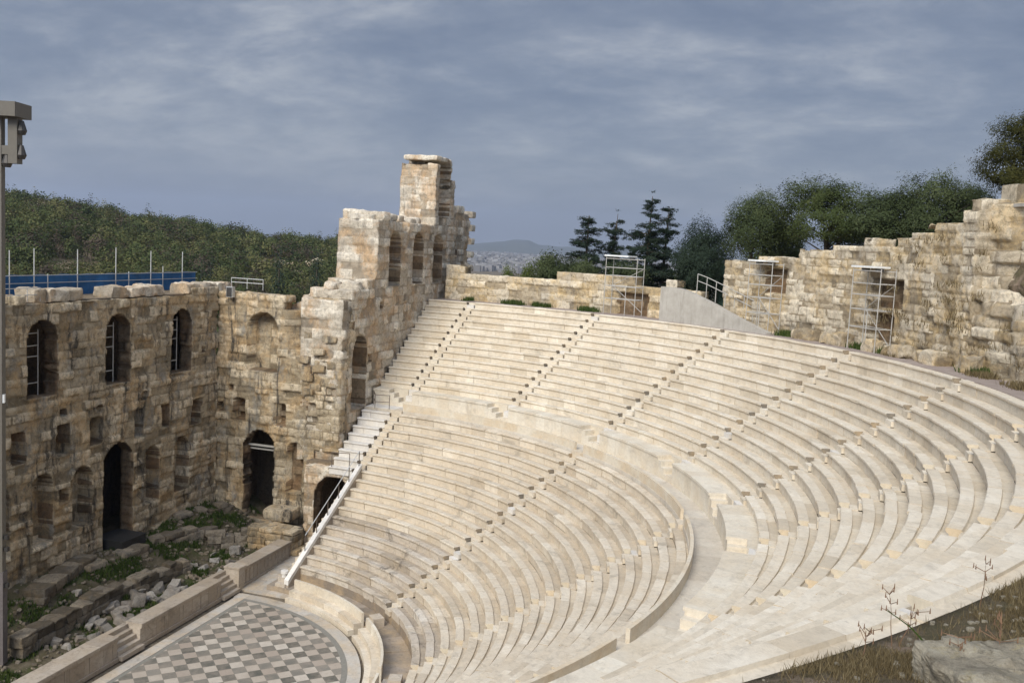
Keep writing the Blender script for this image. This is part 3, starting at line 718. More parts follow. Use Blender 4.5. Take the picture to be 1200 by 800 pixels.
for (x, y, z, a, b, c) in ((-25.3, -2.4, 15.9, 2.6, 3.6, 2.8), (-24.7, -4.2, 15.3, 2.0, 1.8, 2.4), (-25.0, -8.0, 15.6, 1.8, 4.2, 2.2)):
    mb = MB(); rough_block(mb, (x, y, z), (a, b, c), 0.05, 0.5, 0.06, 0.28, 12, rg=rg); mb.build('rubble_core', M['pale'], root)
mb = MB(); mb.box((-23.3, -6.5, 6.05), (0.2, 2.46, 0.12), 0, 0.6); mb.box((-23.5, -6.5, 5.75), (0.2, 2.46, 0.10), 0, 0.6); mb.build('lintel_beam', M['whitemetal'], root)

# lower pier towards the passage and the passage arch wall
root = empty('passage_arch_wall', (-21.6, 0.4, 0), 'broken stone arch of the dark side passage under the white steps', 'archway')
slab('wall', M['pale'], (-21.15, -2.0, 0), (0, 1, 0), (1, 0, 0), 4.55, -0.2, 5.75, lambda q: 5.72, [], 1.1, 41, rough=0.06, parent=root, ragged=0.0, through=[opening(2.25, 2.9, -0.3, 5.05, 1)])
room('vaulted_passage', -27.0, -22.2, -1.9, 2.4, 0.2, 5.4, M['inner'], root, 'x+')

# -- tall side wall with the tower (faces the seats), u along +x
XA, YA = -47.7, -0.2
def ax(x): return x-XA
ops = [opening(ax(-31.0), 2.15, 17.9, 22.0, 2.6), opening(ax(-35.6), 2.1, 17.95, 22.05, 2.4), opening(ax(-40.0), 2.15, 17.9, 22.0, 3.1),
       opening(ax(-25.45), 2.2, 9.1, 14.45, 3.0), opening(ax(-41.0), 2.5, 23.6, 28.6, 1.8)]
for x, z, w, h in ((-28.8, 16.4, .6, .5), (-33.2, 16.9, .5, .5), (-38.0, 23.0, .5, .5), (-27.2, 12.6, .6, .5), (-24.0, 15.2, .7, .6), (-44.6, 20.5, .5, .5)): ops.append(opening(ax(x), w, z-h/2, z+h/2, 0.5, False))
top = lerpf([(0, 24.3), (4.2, 24.5), (4.25, 26.4), (5.2, 26.8), (5.6, 28.25), (8.62, 28.3), (8.68, 22.7), (12, 22.5), (15, 22.6), (17.4, 23.0), (19.8, 22.6), (19.9, 18.6), (21.4, 18.1), (22.6, 17.5), (25.2, 17.3)])
root = empty('tower_wall_ruin', (-35, -2, 6), 'tall ruined side wall with three arched windows and a broken tower on top', 'ruined tower')
slab('wall', M['pale'], (XA, YA, 0), (1, 0, 0), (0, 1, 0), 25.0, 5.5, 29.6, top, ops, 3.3, 57, (0.5, 0.78), (0.7, 1.7), 0.11, 0.07, root, 0.2, bumpy=0.045, joint=0.08)
rg = random.Random(23)
def loose(c, size, rz, rnd, jag, n=5):
    mb = MB(); rough_block(mb, c, size, rz, rg.uniform(.4, .95), rnd, jag, n, rg=rg); mb.build('loose_block', M['pale'], root)
loose((-40.3, -1.75, 28.42), (2.7, 3.2, 0.42), 0, 0.05, 0.07, 8)
for q in range(7): loose((-28.7-q*1.5+rg.uniform(-.3, .3), -1.8+rg.uniform(-.5, .5), 22.95+rg.uniform(-.15, .15)), (1.2, 2.2, rg.uniform(.4, .7)), rg.uniform(-.1, .1), 0.08, 0.12)
for q in range(9):
    if q % 2 == 0: loose((-48.05, -1.0, 19.1+q*0.62), (0.95, 2.4, 0.6), 0, 0.04, 0.05, 4)
for q in range(12): loose((-27.2+rg.uniform(-.6, 2.2), -1.7+rg.uniform(-1.2, 1.0), 17.5+rg.uniform(-.2, .6)), (rg.uniform(.8, 1.6), rg.uniform(.8, 1.5), rg.uniform(.5, .8)), rg.uniform(-.4, .4), 0.1, 0.16)

# scaffold ladders in the windows
for x, lab in ((-18.42, 'thin metal ladder frame in the arched window nearest the corner'), (-12.13, 'thin metal ladder frame in the middle arched window'), (-6.03, 'thin metal ladder frame in the widest looking arched window by the mast')):
    root = empty('ladder_frame', (x, -10.9, 11.7), lab, 'ladder', 'metal ladder frames in the arched windows')
    mb = MB()
    for dx in (-0.45, 0.55): mb.tube((x+dx, -10.85, 11.6), (x+dx, -10.85, 15.4), 0.032, n=6)
    mb.build('rail', M['whitemetal'], root)
    mb = MB()
    for z in (12.4, 13.9, 14.5, 15.2): mb.tube((x-0.45, -10.85, z), (x+0.55, -10.85, z), 0.03, n=6)
    mb.build('rung', M['whitemetal'], root)

# ------------------------------------------------------------------ pit behind the stage front
def pit_h(x, y):
    h = -0.1+1.5/(1+math.exp((y+7.6)*2.2))+0.35*max(0, min(1, (-x-15)/4))
    return h+0.22*noise.fractal(Vector((x*.6, y*.6, 4)), 1.0, 2.0, 5)
def grid(name, mat, xs, ys, hf, smooth=True):
    V = [(x, y, hf(x, y)) for x in xs for y in ys]; ny = len(ys)
    F = [(i*ny+j, (i+1)*ny+j, (i+1)*ny+j+1, i*ny+j+1) for i in range(len(xs)-1) for j in range(ny-1)]
    return np_mesh(name, np.array(V), np.array(F), [0.5]*len(F), mat, None, smooth)
tag(grid('ground_pit', M['pit'], np.arange(-25.5, 9, 0.22), np.arange(-14, -1.85, 0.22), pit_h), 'sunken earth pit behind the stage front', 'ground', kind='structure')

def ruin_course(name, p0, p1, ztop, zbot, width, label, seed, mat='found'):
    p0 = np.array(p0[:2]); p1 = np.array(p1[:2]); L = np.linalg.norm(p1-p0); d = (p1-p0)/L; rz = math.atan2(d[1], d[0]); rg = random.Random(seed)
    mb = MB(); z = zbot; first = True
    while z < ztop-0.08:
        h = min(rg.uniform(0.35, 0.55), ztop-z); s = rg.uniform(-.2, 0)
        while s < L:
            l = rg.uniform(0.6, 1.5); 
            if not (z+h > ztop-0.1 and rg.random() < 0.18):
                c = p0+d*min(s+l/2, L); rough_block(mb, (c[0], c[1], z+h/2), (l, width+rg.uniform(-.15, .15), h), rz+rg.uniform(-.04, .04), rg.uniform(0, .9), 0.04, 0.09, 5, rg=rg)
            s += l
        z += h
    o = mb.build(name, M[mat]); return tag(o, label, 'low wall', 'ruined foundation walls in the stage pit')
R_ = lambda px, py, z: on_z(px, py, z)
ruin_course('foundation_wall', R_(196, 604, 2.0), R_(262, 588, 2.0), 2.0, 0.3, 0.9, 'low grassy foundation wall close under the inner corner', 1)
ruin_course('foundation_wall', R_(176, 630, 1.6), R_(243, 612, 1.6), 1.6, 0.2, 0.8, 'low foundation wall in front of the one under the corner', 2)
ruin_course('foundation_wall', R_(243, 622, 1.3), R_(306, 618, 1.3), 1.3, 0.1, 0.7, 'low cross wall with a small dark hole leading to the big block', 3)
ruin_course('foundation_wall', R_(40, 690, 1.8), R_(98, 650, 1.8), 1.8, 0.2, 1.2, 'broad ruined foundation below the two left niches', 4)
ruin_course('foundation_wall', R_(100, 662, 1.55), R_(158, 640, 1.55), 1.55, 0.2, 1.0, 'squared foundation block row in front of the black platform', 5)
ruin_course('foundation_wall', R_(20, 745, 1.1), R_(120, 690, 1.1), 1.1, 0.0, 0.9, 'dark overgrown foundation wall nearest the mast', 6)
ruin_course('foundation_wall', R_(120, 690, 1.0), R_(215, 652, 1.0), 1.0, 0.0, 0.8, 'long dark foundation wall behind the heap of fallen marble', 7)
ruin_course('foundation_wall', R_(300, 612, 1.75), R_(345, 620, 1.75), 1.75, 0.2, 1.7, 'large flat stone base at the foot of the side wall', 8, 'scaena')
mb = MB(); p = R_(330, 598, 2.2); rough_block(mb, (p[0], p[1], 2.05), (1.7, 2.2, 0.75), 0.05, 0.6, 0.07, 0.07, 4)
tag(mb.build('stone_block', M['scaena']), 'big squared stone block beside the dark doorway', 'stone')
# black stage platform in the doorway
root = empty('stage_platform', (-12.6, -9.6, 1.0), 'black wooden platform in front of the tall dark doorway', 'platform')
mb = MB(); mb.box((-12.35, -10.0, 1.95), (2.2, 2.2, 0.09), 0, 0.5); mb.build('deck', M['black'], root)
mb = MB(); mb.box((-12.35, -8.95, 1.5), (2.15, 0.05, 0.8), 0, 0.4); mb.box((-11.3, -10.0, 1.5), (0.05, 2.1, 0.8), 0, 0.4); mb.build('skirt', M['black'], root)

mb = MB(); rg = random.Random(71)
for q in range(1500):
    x = rg.uniform(-24, 4); y = rg.uniform(-9.9, -2.3); sz = rg.uniform(.08, .30)
    rough_block(mb, (x, y, pit_h(x, y)+sz*0.15), (sz, sz*rg.uniform(.6, 1), sz*rg.uniform(.4, .8)), rg.uniform(0, 3), rg.uniform(0, .9), 0.12, sz*.25, 2, (rg.uniform(-.4, .4), rg.uniform(-.4, .4)), rg)
tag(mb.build('rubble', M['found']), 'small dark stone rubble scattered over the stage pit', 'rubble', kind='stuff')
# fallen marble
fall = [(58, 733, 1.0), (66, 740, .8), (72, 728, .9), (85, 715, 1.0), (78, 745, .6), (95, 735, .8), (100, 708, 1.1), (110, 716, 1.0), (118, 720, .9), (104, 724, .7), (125, 726, .8), (130, 703, 1.3), (137, 712, .9), (143, 706, 1.0), (150, 700, 1.0), (145, 720, 1.2), (158, 690, 1.1), (163, 697, 1.6), (165, 684, .9), (170, 705, .8), (176, 690, 1.1), (182, 693, .9), (186, 680, 1.0), (189, 692, .9), (200, 688, 1.5), (204, 675, 1.1), (214, 679, .9), (195, 667, .9), (197, 700, .6), (226, 652, 1.0), (238, 655, .9), (228, 683, .6), (252, 648, .8), (270, 650, .8), (257, 659, .6), (276, 640, 1.2), (250, 643, .5), (110, 735, .7), (90, 700, .7), (121, 707, .6), (133, 728, .6), (152, 715, .7)]
looks = ['leaning pale', 'flat grey', 'squared white', 'tilted grey', 'long pale', 'chunky white', 'broken cream', 'rounded pale']
def near_word(px):
    return 'at the mast end of the marble heap' if px < 82 else 'in the near half of the marble heap' if px < 128 else 'in the middle of the marble heap' if px < 172 else 'at the far end of the marble heap' if px < 218 else 'on the grass beyond the marble heap'
for i, (px, py, s) in enumerate(fall):
    rg = random.Random(800+i); p = on_z(px, py, 0.55)
    mb = MB(); sz = (s*rg.uniform(.75, 1.25)*.72, s*rg.uniform(.5, .8)*.72, s*rg.uniform(.35, .7)*.72)
    rough_block(mb, (0, 0, 0), sz, 0, rg.random()*.8, 0.05, 0.13, 4, rg=rg)
    o = mb.build('fallen_stone', M['fallen']); o.location = (p[0], min(p[1], -2.4), pit_h(p[0], min(p[1], -2.4))+sz[2]*0.45)
    o.rotation_euler = (rg.uniform(-.4, .4), rg.uniform(-.4, .4), rg.uniform(0, 6))
    tag(o, '%s marble fragment %s' % (looks[i % 8], near_word(px)), 'stone', 'fallen marble fragments in the stage pit')

# ------------------------------------------------------------------ grass helper
def blades(name, pts, hmin, hmax, wid, mat, seed, label, kind='stuff', lean=0.5):
    rg = np.random.default_rng(seed); P = np.array(pts); n = len(P)
    a = rg.uniform(0, 2*PI, n); h = rg.uniform(hmin, hmax, n); ln = rg.uniform(0, lean, n)*h; la = rg.uniform(0, 2*PI, n)
    w = wid*rg.uniform(.6, 1.4, n)
    dx = np.stack([np.cos(a)*w, np.sin(a)*w, 0*a], 1); tip = np.stack([np.cos(la)*ln, np.sin(la)*ln, h], 1)
    V = np.empty((n, 4, 3)); V[:, 0] = P-dx; V[:, 1] = P+dx; V[:, 2] = P+tip*0.6+dx*0.8; V[:, 3] = P+tip
    F = np.arange(n*4).reshape(n, 4)
    o = np_mesh(name, V.reshape(-1, 3), F, rg.random(n), mat)
    return tag(o, label, 'grass', kind=kind)
pts = []
rg = random.Random(77)
while len(pts) < 34000:
    x = rg.uniform(-24, 6); y = rg.uniform(-10.0, -2.4)
    v = noise.fractal(Vector((x*.55, y*.8, 2.2)), 1.0, 2.0, 3)
    band = 0.25 if y < -7.4 else -0.05
    if v+band > 0.12+rg.uniform(-.1, .15): pts.append((x, y, pit_h(x, y)-0.02))
blades('grass', pts, 0.06, 0.32, 0.03, M['grass'], 5, 'green weeds and grass growing among the pit foundations')

# ------------------------------------------------------------------ outer walls of rubble and ashlar behind the top row
def arc_wall(name, t0, t1, r, topf, z0, seed, label, hs=(0.42, 0.62), ls=(0.7, 1.7), mat='rubble', jag=0.07, setback=0.0, miss=0.0, rndr=0.10, small=0.0):
    rg = random.Random(seed); mb = MB(); z = z0; top = max(topf(t) for t in np.linspace(t0, t1, 60)); course = 0
    while z < top:
        h = rg.uniform(*hs); t = t0+rg.uniform(-.02, 0)
        while t < t1:
            l = rg.uniform(*ls)
            if rg.random() < small: l *= 0.5
            tm = t+l/r/2; zt = topf(min(max(tm, t0), t1))
            if z+h*0.6 < zt and not rg.random() < miss:
                rr = r+setback*course+rg.gauss(0, 0.05); hh = h
                if rg.random() < small:         # two flat stones instead of one
                    for q in (0.27, 0.75):
                        rough_block(mb, (rr*math.cos(tm), rr*math.sin(tm), z+h*q), (1.0, l*0.98, h*0.46), tm+rg.uniform(-.04, .04), min(1, max(0, rg.gauss(.5, .25))), 0.12, jag, 3, rg=rg)
                else:
                    rough_block(mb, (rr*math.cos(tm), rr*math.sin(tm), z+h/2), (1.1, l*0.985, hh*0.985), tm+rg.uniform(-.02, .02), min(1, max(0, rg.gauss(.5, .25))), rndr, jag, 3, rg=rg)
            t += l/r
        z += h; course += 1
    core = MB(); n = 60
    return mb
rootL = empty('outer_wall', (-39, 12, 16.5), 'low wall of big pale squared blocks behind the top row beside the tower', 'wall')
topL = lerpf([(D2R(142), 19.1), (D2R(150.2), 19.15), (D2R(150.5), 19.2), (D2R(153), 19.1), (D2R(157), 19.6), (D2R(163.6), 19.6), (D2R(164.2), 18.95), (D2R(172), 18.95), (D2R(173), 18.75), (D2R(177.5), 18.75), (D2R(177.8), 19.2), (D2R(179), 19.2)])
slab('ashlar_course', M['rubble'], (0, 0, 0), (1, 0, 0), (0, 1, 0), 41*D2R(33.2), 16.3, 20.2, lambda uu: topL(D2R(146.0)+uu/41), [opening(41*D2R(154.6-146), 2.9, 16.2, 18.2, 0.5, False)], 1.1, 4, (0.55, 0.72), (0.9, 2.0), 0.10, 0.07, rootL, 0.06, arc=(40.75, D2R(146.0)), bumpy=0.04, joint=0.08)
rootR = empty('outer_wall', (-20, 36, 16.5), 'high ruined rubble wall of yellowish stones rising to the right, with tufts of grass', 'wall')
topR = lerpf([(D2R(84), 25.4), (D2R(104), 25.2), (D2R(112.5), 24.9), (D2R(113), 23.8), (D2R(120.2), 23.3), (D2R(120.5), 22.8), (D2R(128.5), 22.5), (D2R(129), 22.0), (D2R(136), 21.9), (D2R(141), 21.4), (D2R(142.6), 21.3)])
slab('rubble_course', M['rubble'], (0, 0, 0), (1, 0, 0), (0, 1, 0), 41*D2R(31), 16.3, 25.8, lambda uu: topR(D2R(111.7)+uu/41), [opening(41*D2R(122.2-111.7), 2.0, 17.0, 18.6, 0.6, False), opening(41*D2R(121.8-111.7), 2.6, 19.0, 20.6, 0.5, False), opening(41*D2R(136-111.7), 1.8, 19.2, 20.8, 0.5, False)], 1.6, 9, (0.34, 0.60), (0.4, 1.5), 0.10, 0.06, rootR, 0.16, arc=(40.75, D2R(111.7)), bumpy=0.045, joint=0.10)
sbt = lambda uu, zz, zc: max(0, (zc-16.8))*(0.10+0.30*max(0, min(1, (41*D2R(111.8-82)-uu)/4.5)))+0.6*noise.noise(Vector((uu*.7, zc*1.1, 8)))
slab('tumbled_course', M['rubble'], (0, 0, 0), (1, 0, 0), (0, 1, 0), 41*D2R(30), 16.3, 25.8, lambda uu: topR(D2R(82)+uu/41)-0.3, [], 1.6, 12, (0.45, 0.75), (0.6, 1.8), 0.10, 0.07, rootR, 0.2, arc=(40.75, D2R(82)), sb=sbt, bumpy=0.07, joint=0.12)
V = []; F = []; NU, NZ = 40, 24
for i in range(NU+1):
    for j in range(NZ+1):
        a = i/NU; b = j/NZ; td = 103.2+8.2*a; z = 20.2+4.3*b-0.9*a*(1-b); edge = min(1, 4*min(a+.4*(b > 2), 1-a, b, 1.25-b))
        rr = 40.75+max(0, z-16.8)*0.40-1.15*edge+0.45+0.22*noise.fractal(Vector((td*.8, z*1.1, 3)), 1.0, 2.0, 5)
        V.append((rr*math.cos(D2R(td)), rr*math.sin(D2R(td)), z))
for i in range(NU):
    for j in range(NZ): F.append((i*(NZ+1)+j, (i+1)*(NZ+1)+j, (i+1)*(NZ+1)+j+1, i*(NZ+1)+j+1))
mb = MB(); mb.add(V, F, 0.5); mb.build('earth_slope', M['ground'], rootR)
# square corner pier of the upper right with flat slab
root = empty('stone_pier', (41.5*math.cos(D2R(109)), 41.5*math.sin(D2R(109)), 24.5), 'row of squared grey blocks on a flat slab at the top of the rubble wall', 'wall')
mb = MB(); rg = random.Random(3)
for q in range(8):
    t = D2R(112.4-1.75*q); mb = MB(); rough_block(mb, (43.0*math.cos(t), 43.0*math.sin(t), 25.25+rg.uniform(-.05, .1)), (1.1, 1.22, 1.05), t, rg.uniform(.2, .8), 0.03, 0.05, 5, rg=rg); mb.build('block', M['rubble'], root)
mb = MB(); mb.ring_block(41.9, 44.3, 24.56, 24.72, D2R(92), D2R(114.0), 0.3); mb.build('slab', M['concrete'], root)

# boulders at the wall foot
bl = [(938, 393, 1.6, .75), (992, 399, 2.2, .7), (1034, 401, 1.1, .85), (1067, 408, .9, .8), (1098, 415, 1.2, .7), (1120, 421, 1.8, .6), (1170, 425, 1.2, .8), (1192, 434, 1.1, .9), (975, 392, .8, .6), (1086, 412, .6, .5), (1145, 425, .6, .5)]
bw = ['long low block left of the overgrown scaffold', 'longest squared block at the wall foot', 'rounded boulder under the overgrown scaffold', 'rounded boulder just right of the scaffold foot', 'half buried flat block beside the grass tufts',
      'flat pale slab block lying on the path edge', 'squared boulder near the frame edge', 'rough boulder at the frame edge beside the path', 'small stone between the two long blocks', 'small loose stone among the grass tufts', 'small loose stone before the flat slab block']
for i, (px, py, w, h) in enumerate(bl):
    p = on_z(px, py+3, 16.6); t = math.atan2(p[1], p[0]); rr = 40.0+0.25*random.random()
    mb = MB(); rough_block(mb, (0, 0, 0), (0.9, w, h), 0, random.random()*.7, 0.07, 0.15, 8)
    o = mb.build('boulder', M['rubble']); o.location = (rr*math.cos(t), rr*math.sin(t), 16.5+h*0.42); o.rotation_euler = (random.uniform(-.08, .08), random.uniform(-.08, .08), t+random.uniform(-.15, .15))
    tag(o, bw[i], 'stone', 'boulders along the foot of the rubble wall')
# grass tufts along walls
pts = []; rg = random.Random(9)
for _ in range(1100):
    c = D2R(rg.uniform(90, 178)); rr = rg.uniform(39.9, 40.75)
    if math.degrees(c) > 140 and rg.random() < 0.55: rr = rg.uniform(40.4, 40.7)
    if noise.noise(Vector((c*17, 3, 1))) < 0.12: continue
    for _ in range(22): pts.append((rr*math.cos(c)+rg.gauss(0, .14), rr*math.sin(c)+rg.gauss(0, .14), 16.48))
blades('grass', pts, 0.1, 0.5, 0.03, M['grass'], 6, 'green tufts along the foot of the walls behind the seats')
pts = []
for _ in range(95):
    t = D2R(rg.uniform(98, 116) if rg.random() < .8 else rg.uniform(116, 124)); z = rg.uniform(17.2, 24.0); co = (z-16.4)/0.5
    rr = 40.55+(0.40*(z-16.8) if t < D2R(111) else 0.10*(z-16.8) if t < D2R(112) else 0.0)
    if z > topR(t)-0.6: continue
    for _ in range(30): pts.append((rr*math.cos(t)+rg.gauss(0, .32), rr*math.sin(t)+rg.gauss(0, .22), z+rg.gauss(0, .10)))
for _ in range(500):
    t = D2R(rg.uniform(98, 126)); rr = rg.uniform(39.7, 40.6)
    if noise.noise(Vector((t*21, 7, 1))) < 0.05: continue
    for _ in range(16): pts.append((rr*math.cos(t)+rg.gauss(0, .16), rr*math.sin(t)+rg.gauss(0, .16), 16.48))
blades('dry_grass', pts, 0.10, 0.38, 0.02, M['dry'], 7, 'dry yellow grass tufts growing out of the rubble wall')

# concrete ramp wall with railing
root = empty('ramp_wall', (40*math.cos(D2R(142)), 40*math.sin(D2R(142)), 16.5), 'smooth grey concrete ramp wall sloping down to the top row', 'ramp')
V = []; F = []; N = 30; zt = lerpf([(D2R(134.8), 16.62), (D2R(139.1), 17.4), (D2R(145.4), 18.75), (D2R(147), 18.98), (D2R(149.5), 19.0)])
for i in range(N+1):
    t = D2R(134.8)+D2R(14.7)*i/N
    for rr, zz in ((39.35, 16.3), (39.35, zt(t)), (39.75, zt(t)), (39.75, 16.3)): V.append((rr*math.cos(t), rr*math.sin(t), zz))
for i in range(N):
    for k in range(4): F.append((i*4+k, i*4+(k+1) % 4, (i+1)*4+(k+1) % 4, (i+1)*4+k))
F += [(3, 2, 1, 0), (4*N, 4*N+1, 4*N+2, 4*N+3)]
mb = MB(); mb.add(V, F, 0.5); mb.build('side_wall', M['concrete'], root)
V = []; F = []
for i in range(N+1):
    t = D2R(134.8)+D2R(14.7)*i/N
    for rr in (39.75, 40.9): V.append((rr*math.cos(t), rr*math.sin(t), zt(t)-0.35))
for i in range(N): F.append((2*i, 2*i+1, 2*i+3, 2*i+2))
mb = MB(); mb.add(V, F, 0.5); mb.build('ramp_floor', M['concrete'], root)
root = empty('handrail', (40.6*math.cos(D2R(142)), 40.6*math.sin(D2R(142)), 18), 'pale metal handrail with posts beside the concrete ramp', 'railing')
mb = MB(); mr = MB(); prev = None
for q in range(7):
    t = D2R(146.3-1.25*q); b = Vector((40.75*math.cos(t), 40.75*math.sin(t), zt(t)+0.2)); mb = MB(); mb.tube(b-Vector((0, 0, .5)), b+Vector((0, 0, 1.0)), 0.03); mb.build('post', M['whitemetal'], root)
    if prev is not None:
        for h in (0.5, 1.0): mr.tube(prev+Vector((0, 0, h)), b+Vector((0, 0, h)), 0.03)
    prev = b
mr.build('rail', M['whitemetal'], root)
# dark green fence behind the gap
root = empty('net_fence', (44*math.cos(D2R(144)), 44*math.sin(D2R(144)), 18), 'dark green net fence in the gap between the two outer walls', 'fence')
mb = MB(); mb.ring_block(43.8, 43.84, 17.0, 20.9, D2R(141.5), D2R(147.0), 0.5); mb.build('netting', M['greenfence'], root)
mb = MB()
for t in (141.5, 143.3, 145.1, 147.0): mb = MB(); mb.tube((43.8*math.cos(D2R(t)), 43.8*math.sin(D2R(t)), 17), (43.8*math.cos(D2R(t)), 43.8*math.sin(D2R(t)), 21.0), 0.04); mb.build('post', M['darkmetal'], root)

# ------------------------------------------------------------------ scaffold towers with long white lamp covers
def scaffold(td, r, wd, h, label, zb=16.5):
    t = D2R(td); c = Vector((r*math.cos(t), r*math.sin(t), zb)); tg = Vector((-math.sin(t), math.cos(t), 0)); rd = Vector((math.cos(t), math.sin(t), 0))
    root = empty('scaffold_tower', c, label, 'scaffold', 'scaffold towers with lamp covers')
    P = lambda a, b, z: c+tg*a+rd*b+Vector((0, 0, z))
    for a in (-wd/2, wd/2):
        for b in (-0.45, 0.55):
            mb = MB(); mb.tube(P(a, b, 0), P(a, b, h), 0.028, n=8); mb.build('upright', M['whitemetal'], root)
    mb = MB(); mb.tube(P(-wd/2+0.9, -0.45, 0), P(-wd/2+0.9, -0.45, h*0.5), 0.03, n=8); mb.build('upright', M['whitemetal'], root)
    mb = MB()
    for z in (h*0.28, h*0.5, h*0.68, h*0.82):
        for b in (-0.45, 0.55): mb.tube(P(-wd/2, b, z), P(wd/2, b, z), 0.028)
        for a in (-wd/2, wd/2): mb.tube(P(a, -0.45, z), P(a, 0.55, z), 0.028)
    for b in (-0.45, 0.55): mb.tube(P(-wd/2, b, h-0.12), P(wd/2, b, h-0.12), 0.028)
    mb.build('ledger', M['whitemetal'], root)
    mb = MB(); mb.tube(P(-wd/2, 0.55, 0.3), P(wd/2, 0.55, h*0.5), 0.024); mb.tube(P(wd/2, 0.55, h*0.5), P(-wd/2, 0.55, h*0.82), 0.024); mb.build('brace', M['whitemetal'], root)
    mb = MB(); m = P(0, 0.05, h+0.1)
    mb.box(m-tg*(-wd*0.16), (1.2, wd*0.78, 0.11), t, 0.9); mb.build('lamp_cover', M['lampglass'], root)
    mb = MB()
    for a in (-wd*0.25, wd*0.25): mb = MB(); mb.box(P(a, -0.1, h-0.08), (0.35, 0.3, 0.2), t, 0.5); mb.build('lamp', M['darkmetal'], root)
scaffold(155.2, 39.95, 2.9, 4.45, 'white scaffold tower with lamp cover standing against the low ashlar wall')
scaffold(136.6, 40.05, 2.1, 4.7, 'white scaffold tower with lamp cover right of the concrete ramp')
scaffold(122.6, 40.05, 2.5, 4.7, 'white scaffold tower with lamp cover on the overgrown part of the rubble wall')

# railings on the white steps and coping beam
def railing(name, pts, h, label, mat='brownmetal', rad=0.028, rails=(1.0,)):
    root = empty(name, pts[0], label, 'railing'); mb = MB(); mr = MB()
    for q in pts: pm = MB(); pm.tube(q, (q[0], q[1], q[2]+h), rad); pm.build('post', M[mat], root)
    for a, b in zip(pts, pts[1:]):
        for f in rails: mr.tube((a[0], a[1], a[2]+h*f), (b[0], b[1], b[2]+h*f), rad)
    mr.build('rail', M[mat], root)
railing('handrail', [(-26.3, 1.9, DIA), (-26.0, 0.9, DIA), (-27.5, 0.1, DIA)], 1.0, 'dark metal railing on the landing above the white steps', rails=(1.0, 0.5))
railing('handrail', [(-20.9, 0.2, 5.8), (-20.95, 1.5, 5.85)], 1.0, 'short dark metal railing at the foot of the white steps', rails=(1.0,))
root = empty('sloping_coping', (-16, 2, 2), 'straight white marble coping sloping down from the white steps to the orchestra', 'coping')
A = Vector((-20.9, 2.33, 6.25)); B = Vector((-12.7, 1.65, 0.75)); d = (B-A); ang = math.atan2(d.y, d.x)
mb = MB(); vs = []
nrm = Vector((-math.sin(ang), math.cos(ang), 0))
for P in (A, B):
    for s, z in ((-0.15, -0.3), (0.15, -0.3), (0.15, 0.0), (-0.15, 0.0)): vs.append(P+nrm*s+Vector((0, 0, z)))
mb.add(vs, [(0, 1, 2, 3), (7, 6, 5, 4), (0, 4, 5, 1), (1, 5, 6, 2), (2, 6, 7, 3), (3, 7, 4, 0)], 0.95); mb.build('coping_beam', M['white'], root)
mb = MB(); vs = []
for P in (A, B):
    for s, z in ((-0.12, -9), (0.16, -9), (0.16, -0.28), (-0.12, -0.28)): vs.append(Vector((P.x, P.y, max(-0.1, P.z+z) if z > -5 else -0.1))+nrm*s)
mb.add(vs, [(0, 1, 2, 3), (7, 6, 5, 4), (0, 4, 5, 1), (1, 5, 6, 2), (2, 6, 7, 3), (3, 7, 4, 0)], 0.5); mb.build('side_wall', M['stage'], root)
root = empty('handrail', A, 'slanting dark handrail with posts on the white coping', 'railing')
mb = MB(); mr = MB(); prev = None
for q in range(6):
    P = A+d*(0.02+q*0.15); mb = MB(); mb.tube(P, P+Vector((0, 0, 1.0)), 0.03); mb.build('post', M['brownmetal'], root)
    if prev is not None: mr.tube(prev+Vector((0, 0, 1.0)), P+Vector((0, 0, 1.0)), 0.03)
    prev = P
mr.build('rail', M['metal'], root)

# ------------------------------------------------------------------ blue fence, poles and rails on the stage wall
def yplane(px, py, Y): d = ray(px, py); return CAM+d*((Y-CAM[1])/d[1])
YF = -13.7
xa, xb = yplane(-20, 330, YF)[0], yplane(229, 330, YF)[0]
root = empty('tarpaulin_fence', ((xa+xb)/2, YF, 17.0), 'blue tarpaulin fence along the back of the stage wall', 'fence')
mb = MB(); V = []; F = []; n = 60
for i in range(n+1):
    x = xb+(xa-xb)*i/n; w = 0.05*noise.noise(Vector((x*1.3, 0, 3))); w2 = 0.05*noise.noise(Vector((x*2.3, 0, 9)))
    V += [(x, YF+w, 16.95), (x, YF+w2, 17.7), (x, YF+w, 18.22+0.04*math.sin(x*3.1)), (x, YF+w-0.02, 18.22+0.04*math.sin(x*3.1)), (x, YF+w-0.02, 16.95)]
for i in range(n):
    for k in range(5): F.append((i*5+k, i*5+(k+1) % 5, i*5+5+(k+1) % 5, i*5+5+k))
mb.add(V, F, 0.5); mb.build('tarpaulin', M['bluefence'], root)
for px, py in ((11, 293), (40, 291), (91, 292), (136, 290), (177, 294), (214, 295), (56, 321), (151, 318), (191, 312)):
    P = yplane(px, py, YF+0.1); mb = MB(); mb.tube((P[0], YF+0.1, 16.9), (P[0], YF+0.1, P[2]), 0.035); mb.build('pole', M['metal'], root)
mb = MB()
for z in (17.75, 18.2): mb.tube((xb, YF+0.12, z), (xa, YF+0.12, z), 0.025)
mb.build('rail', M['metal'], root)
P = [yplane(px, 350, -10.6)[0] for px in (12, 32)]
railing('guard_rail', [(yplane(px, 345, -10.5)[0], -10.5, 17.0) for px in (5, 32, 47)], 0.75, 'thin pale rail on the stage wall top near the mast', 'metal', 0.022, (1.0, 0.5))
railing('guard_rail', [(-23.4, y, 17.3) for y in (-9.6, -8.3, -7.0)], 0.75, 'thin pale rails over the corner of the side wall', 'metal', 0.025, (1.0, 0.6))
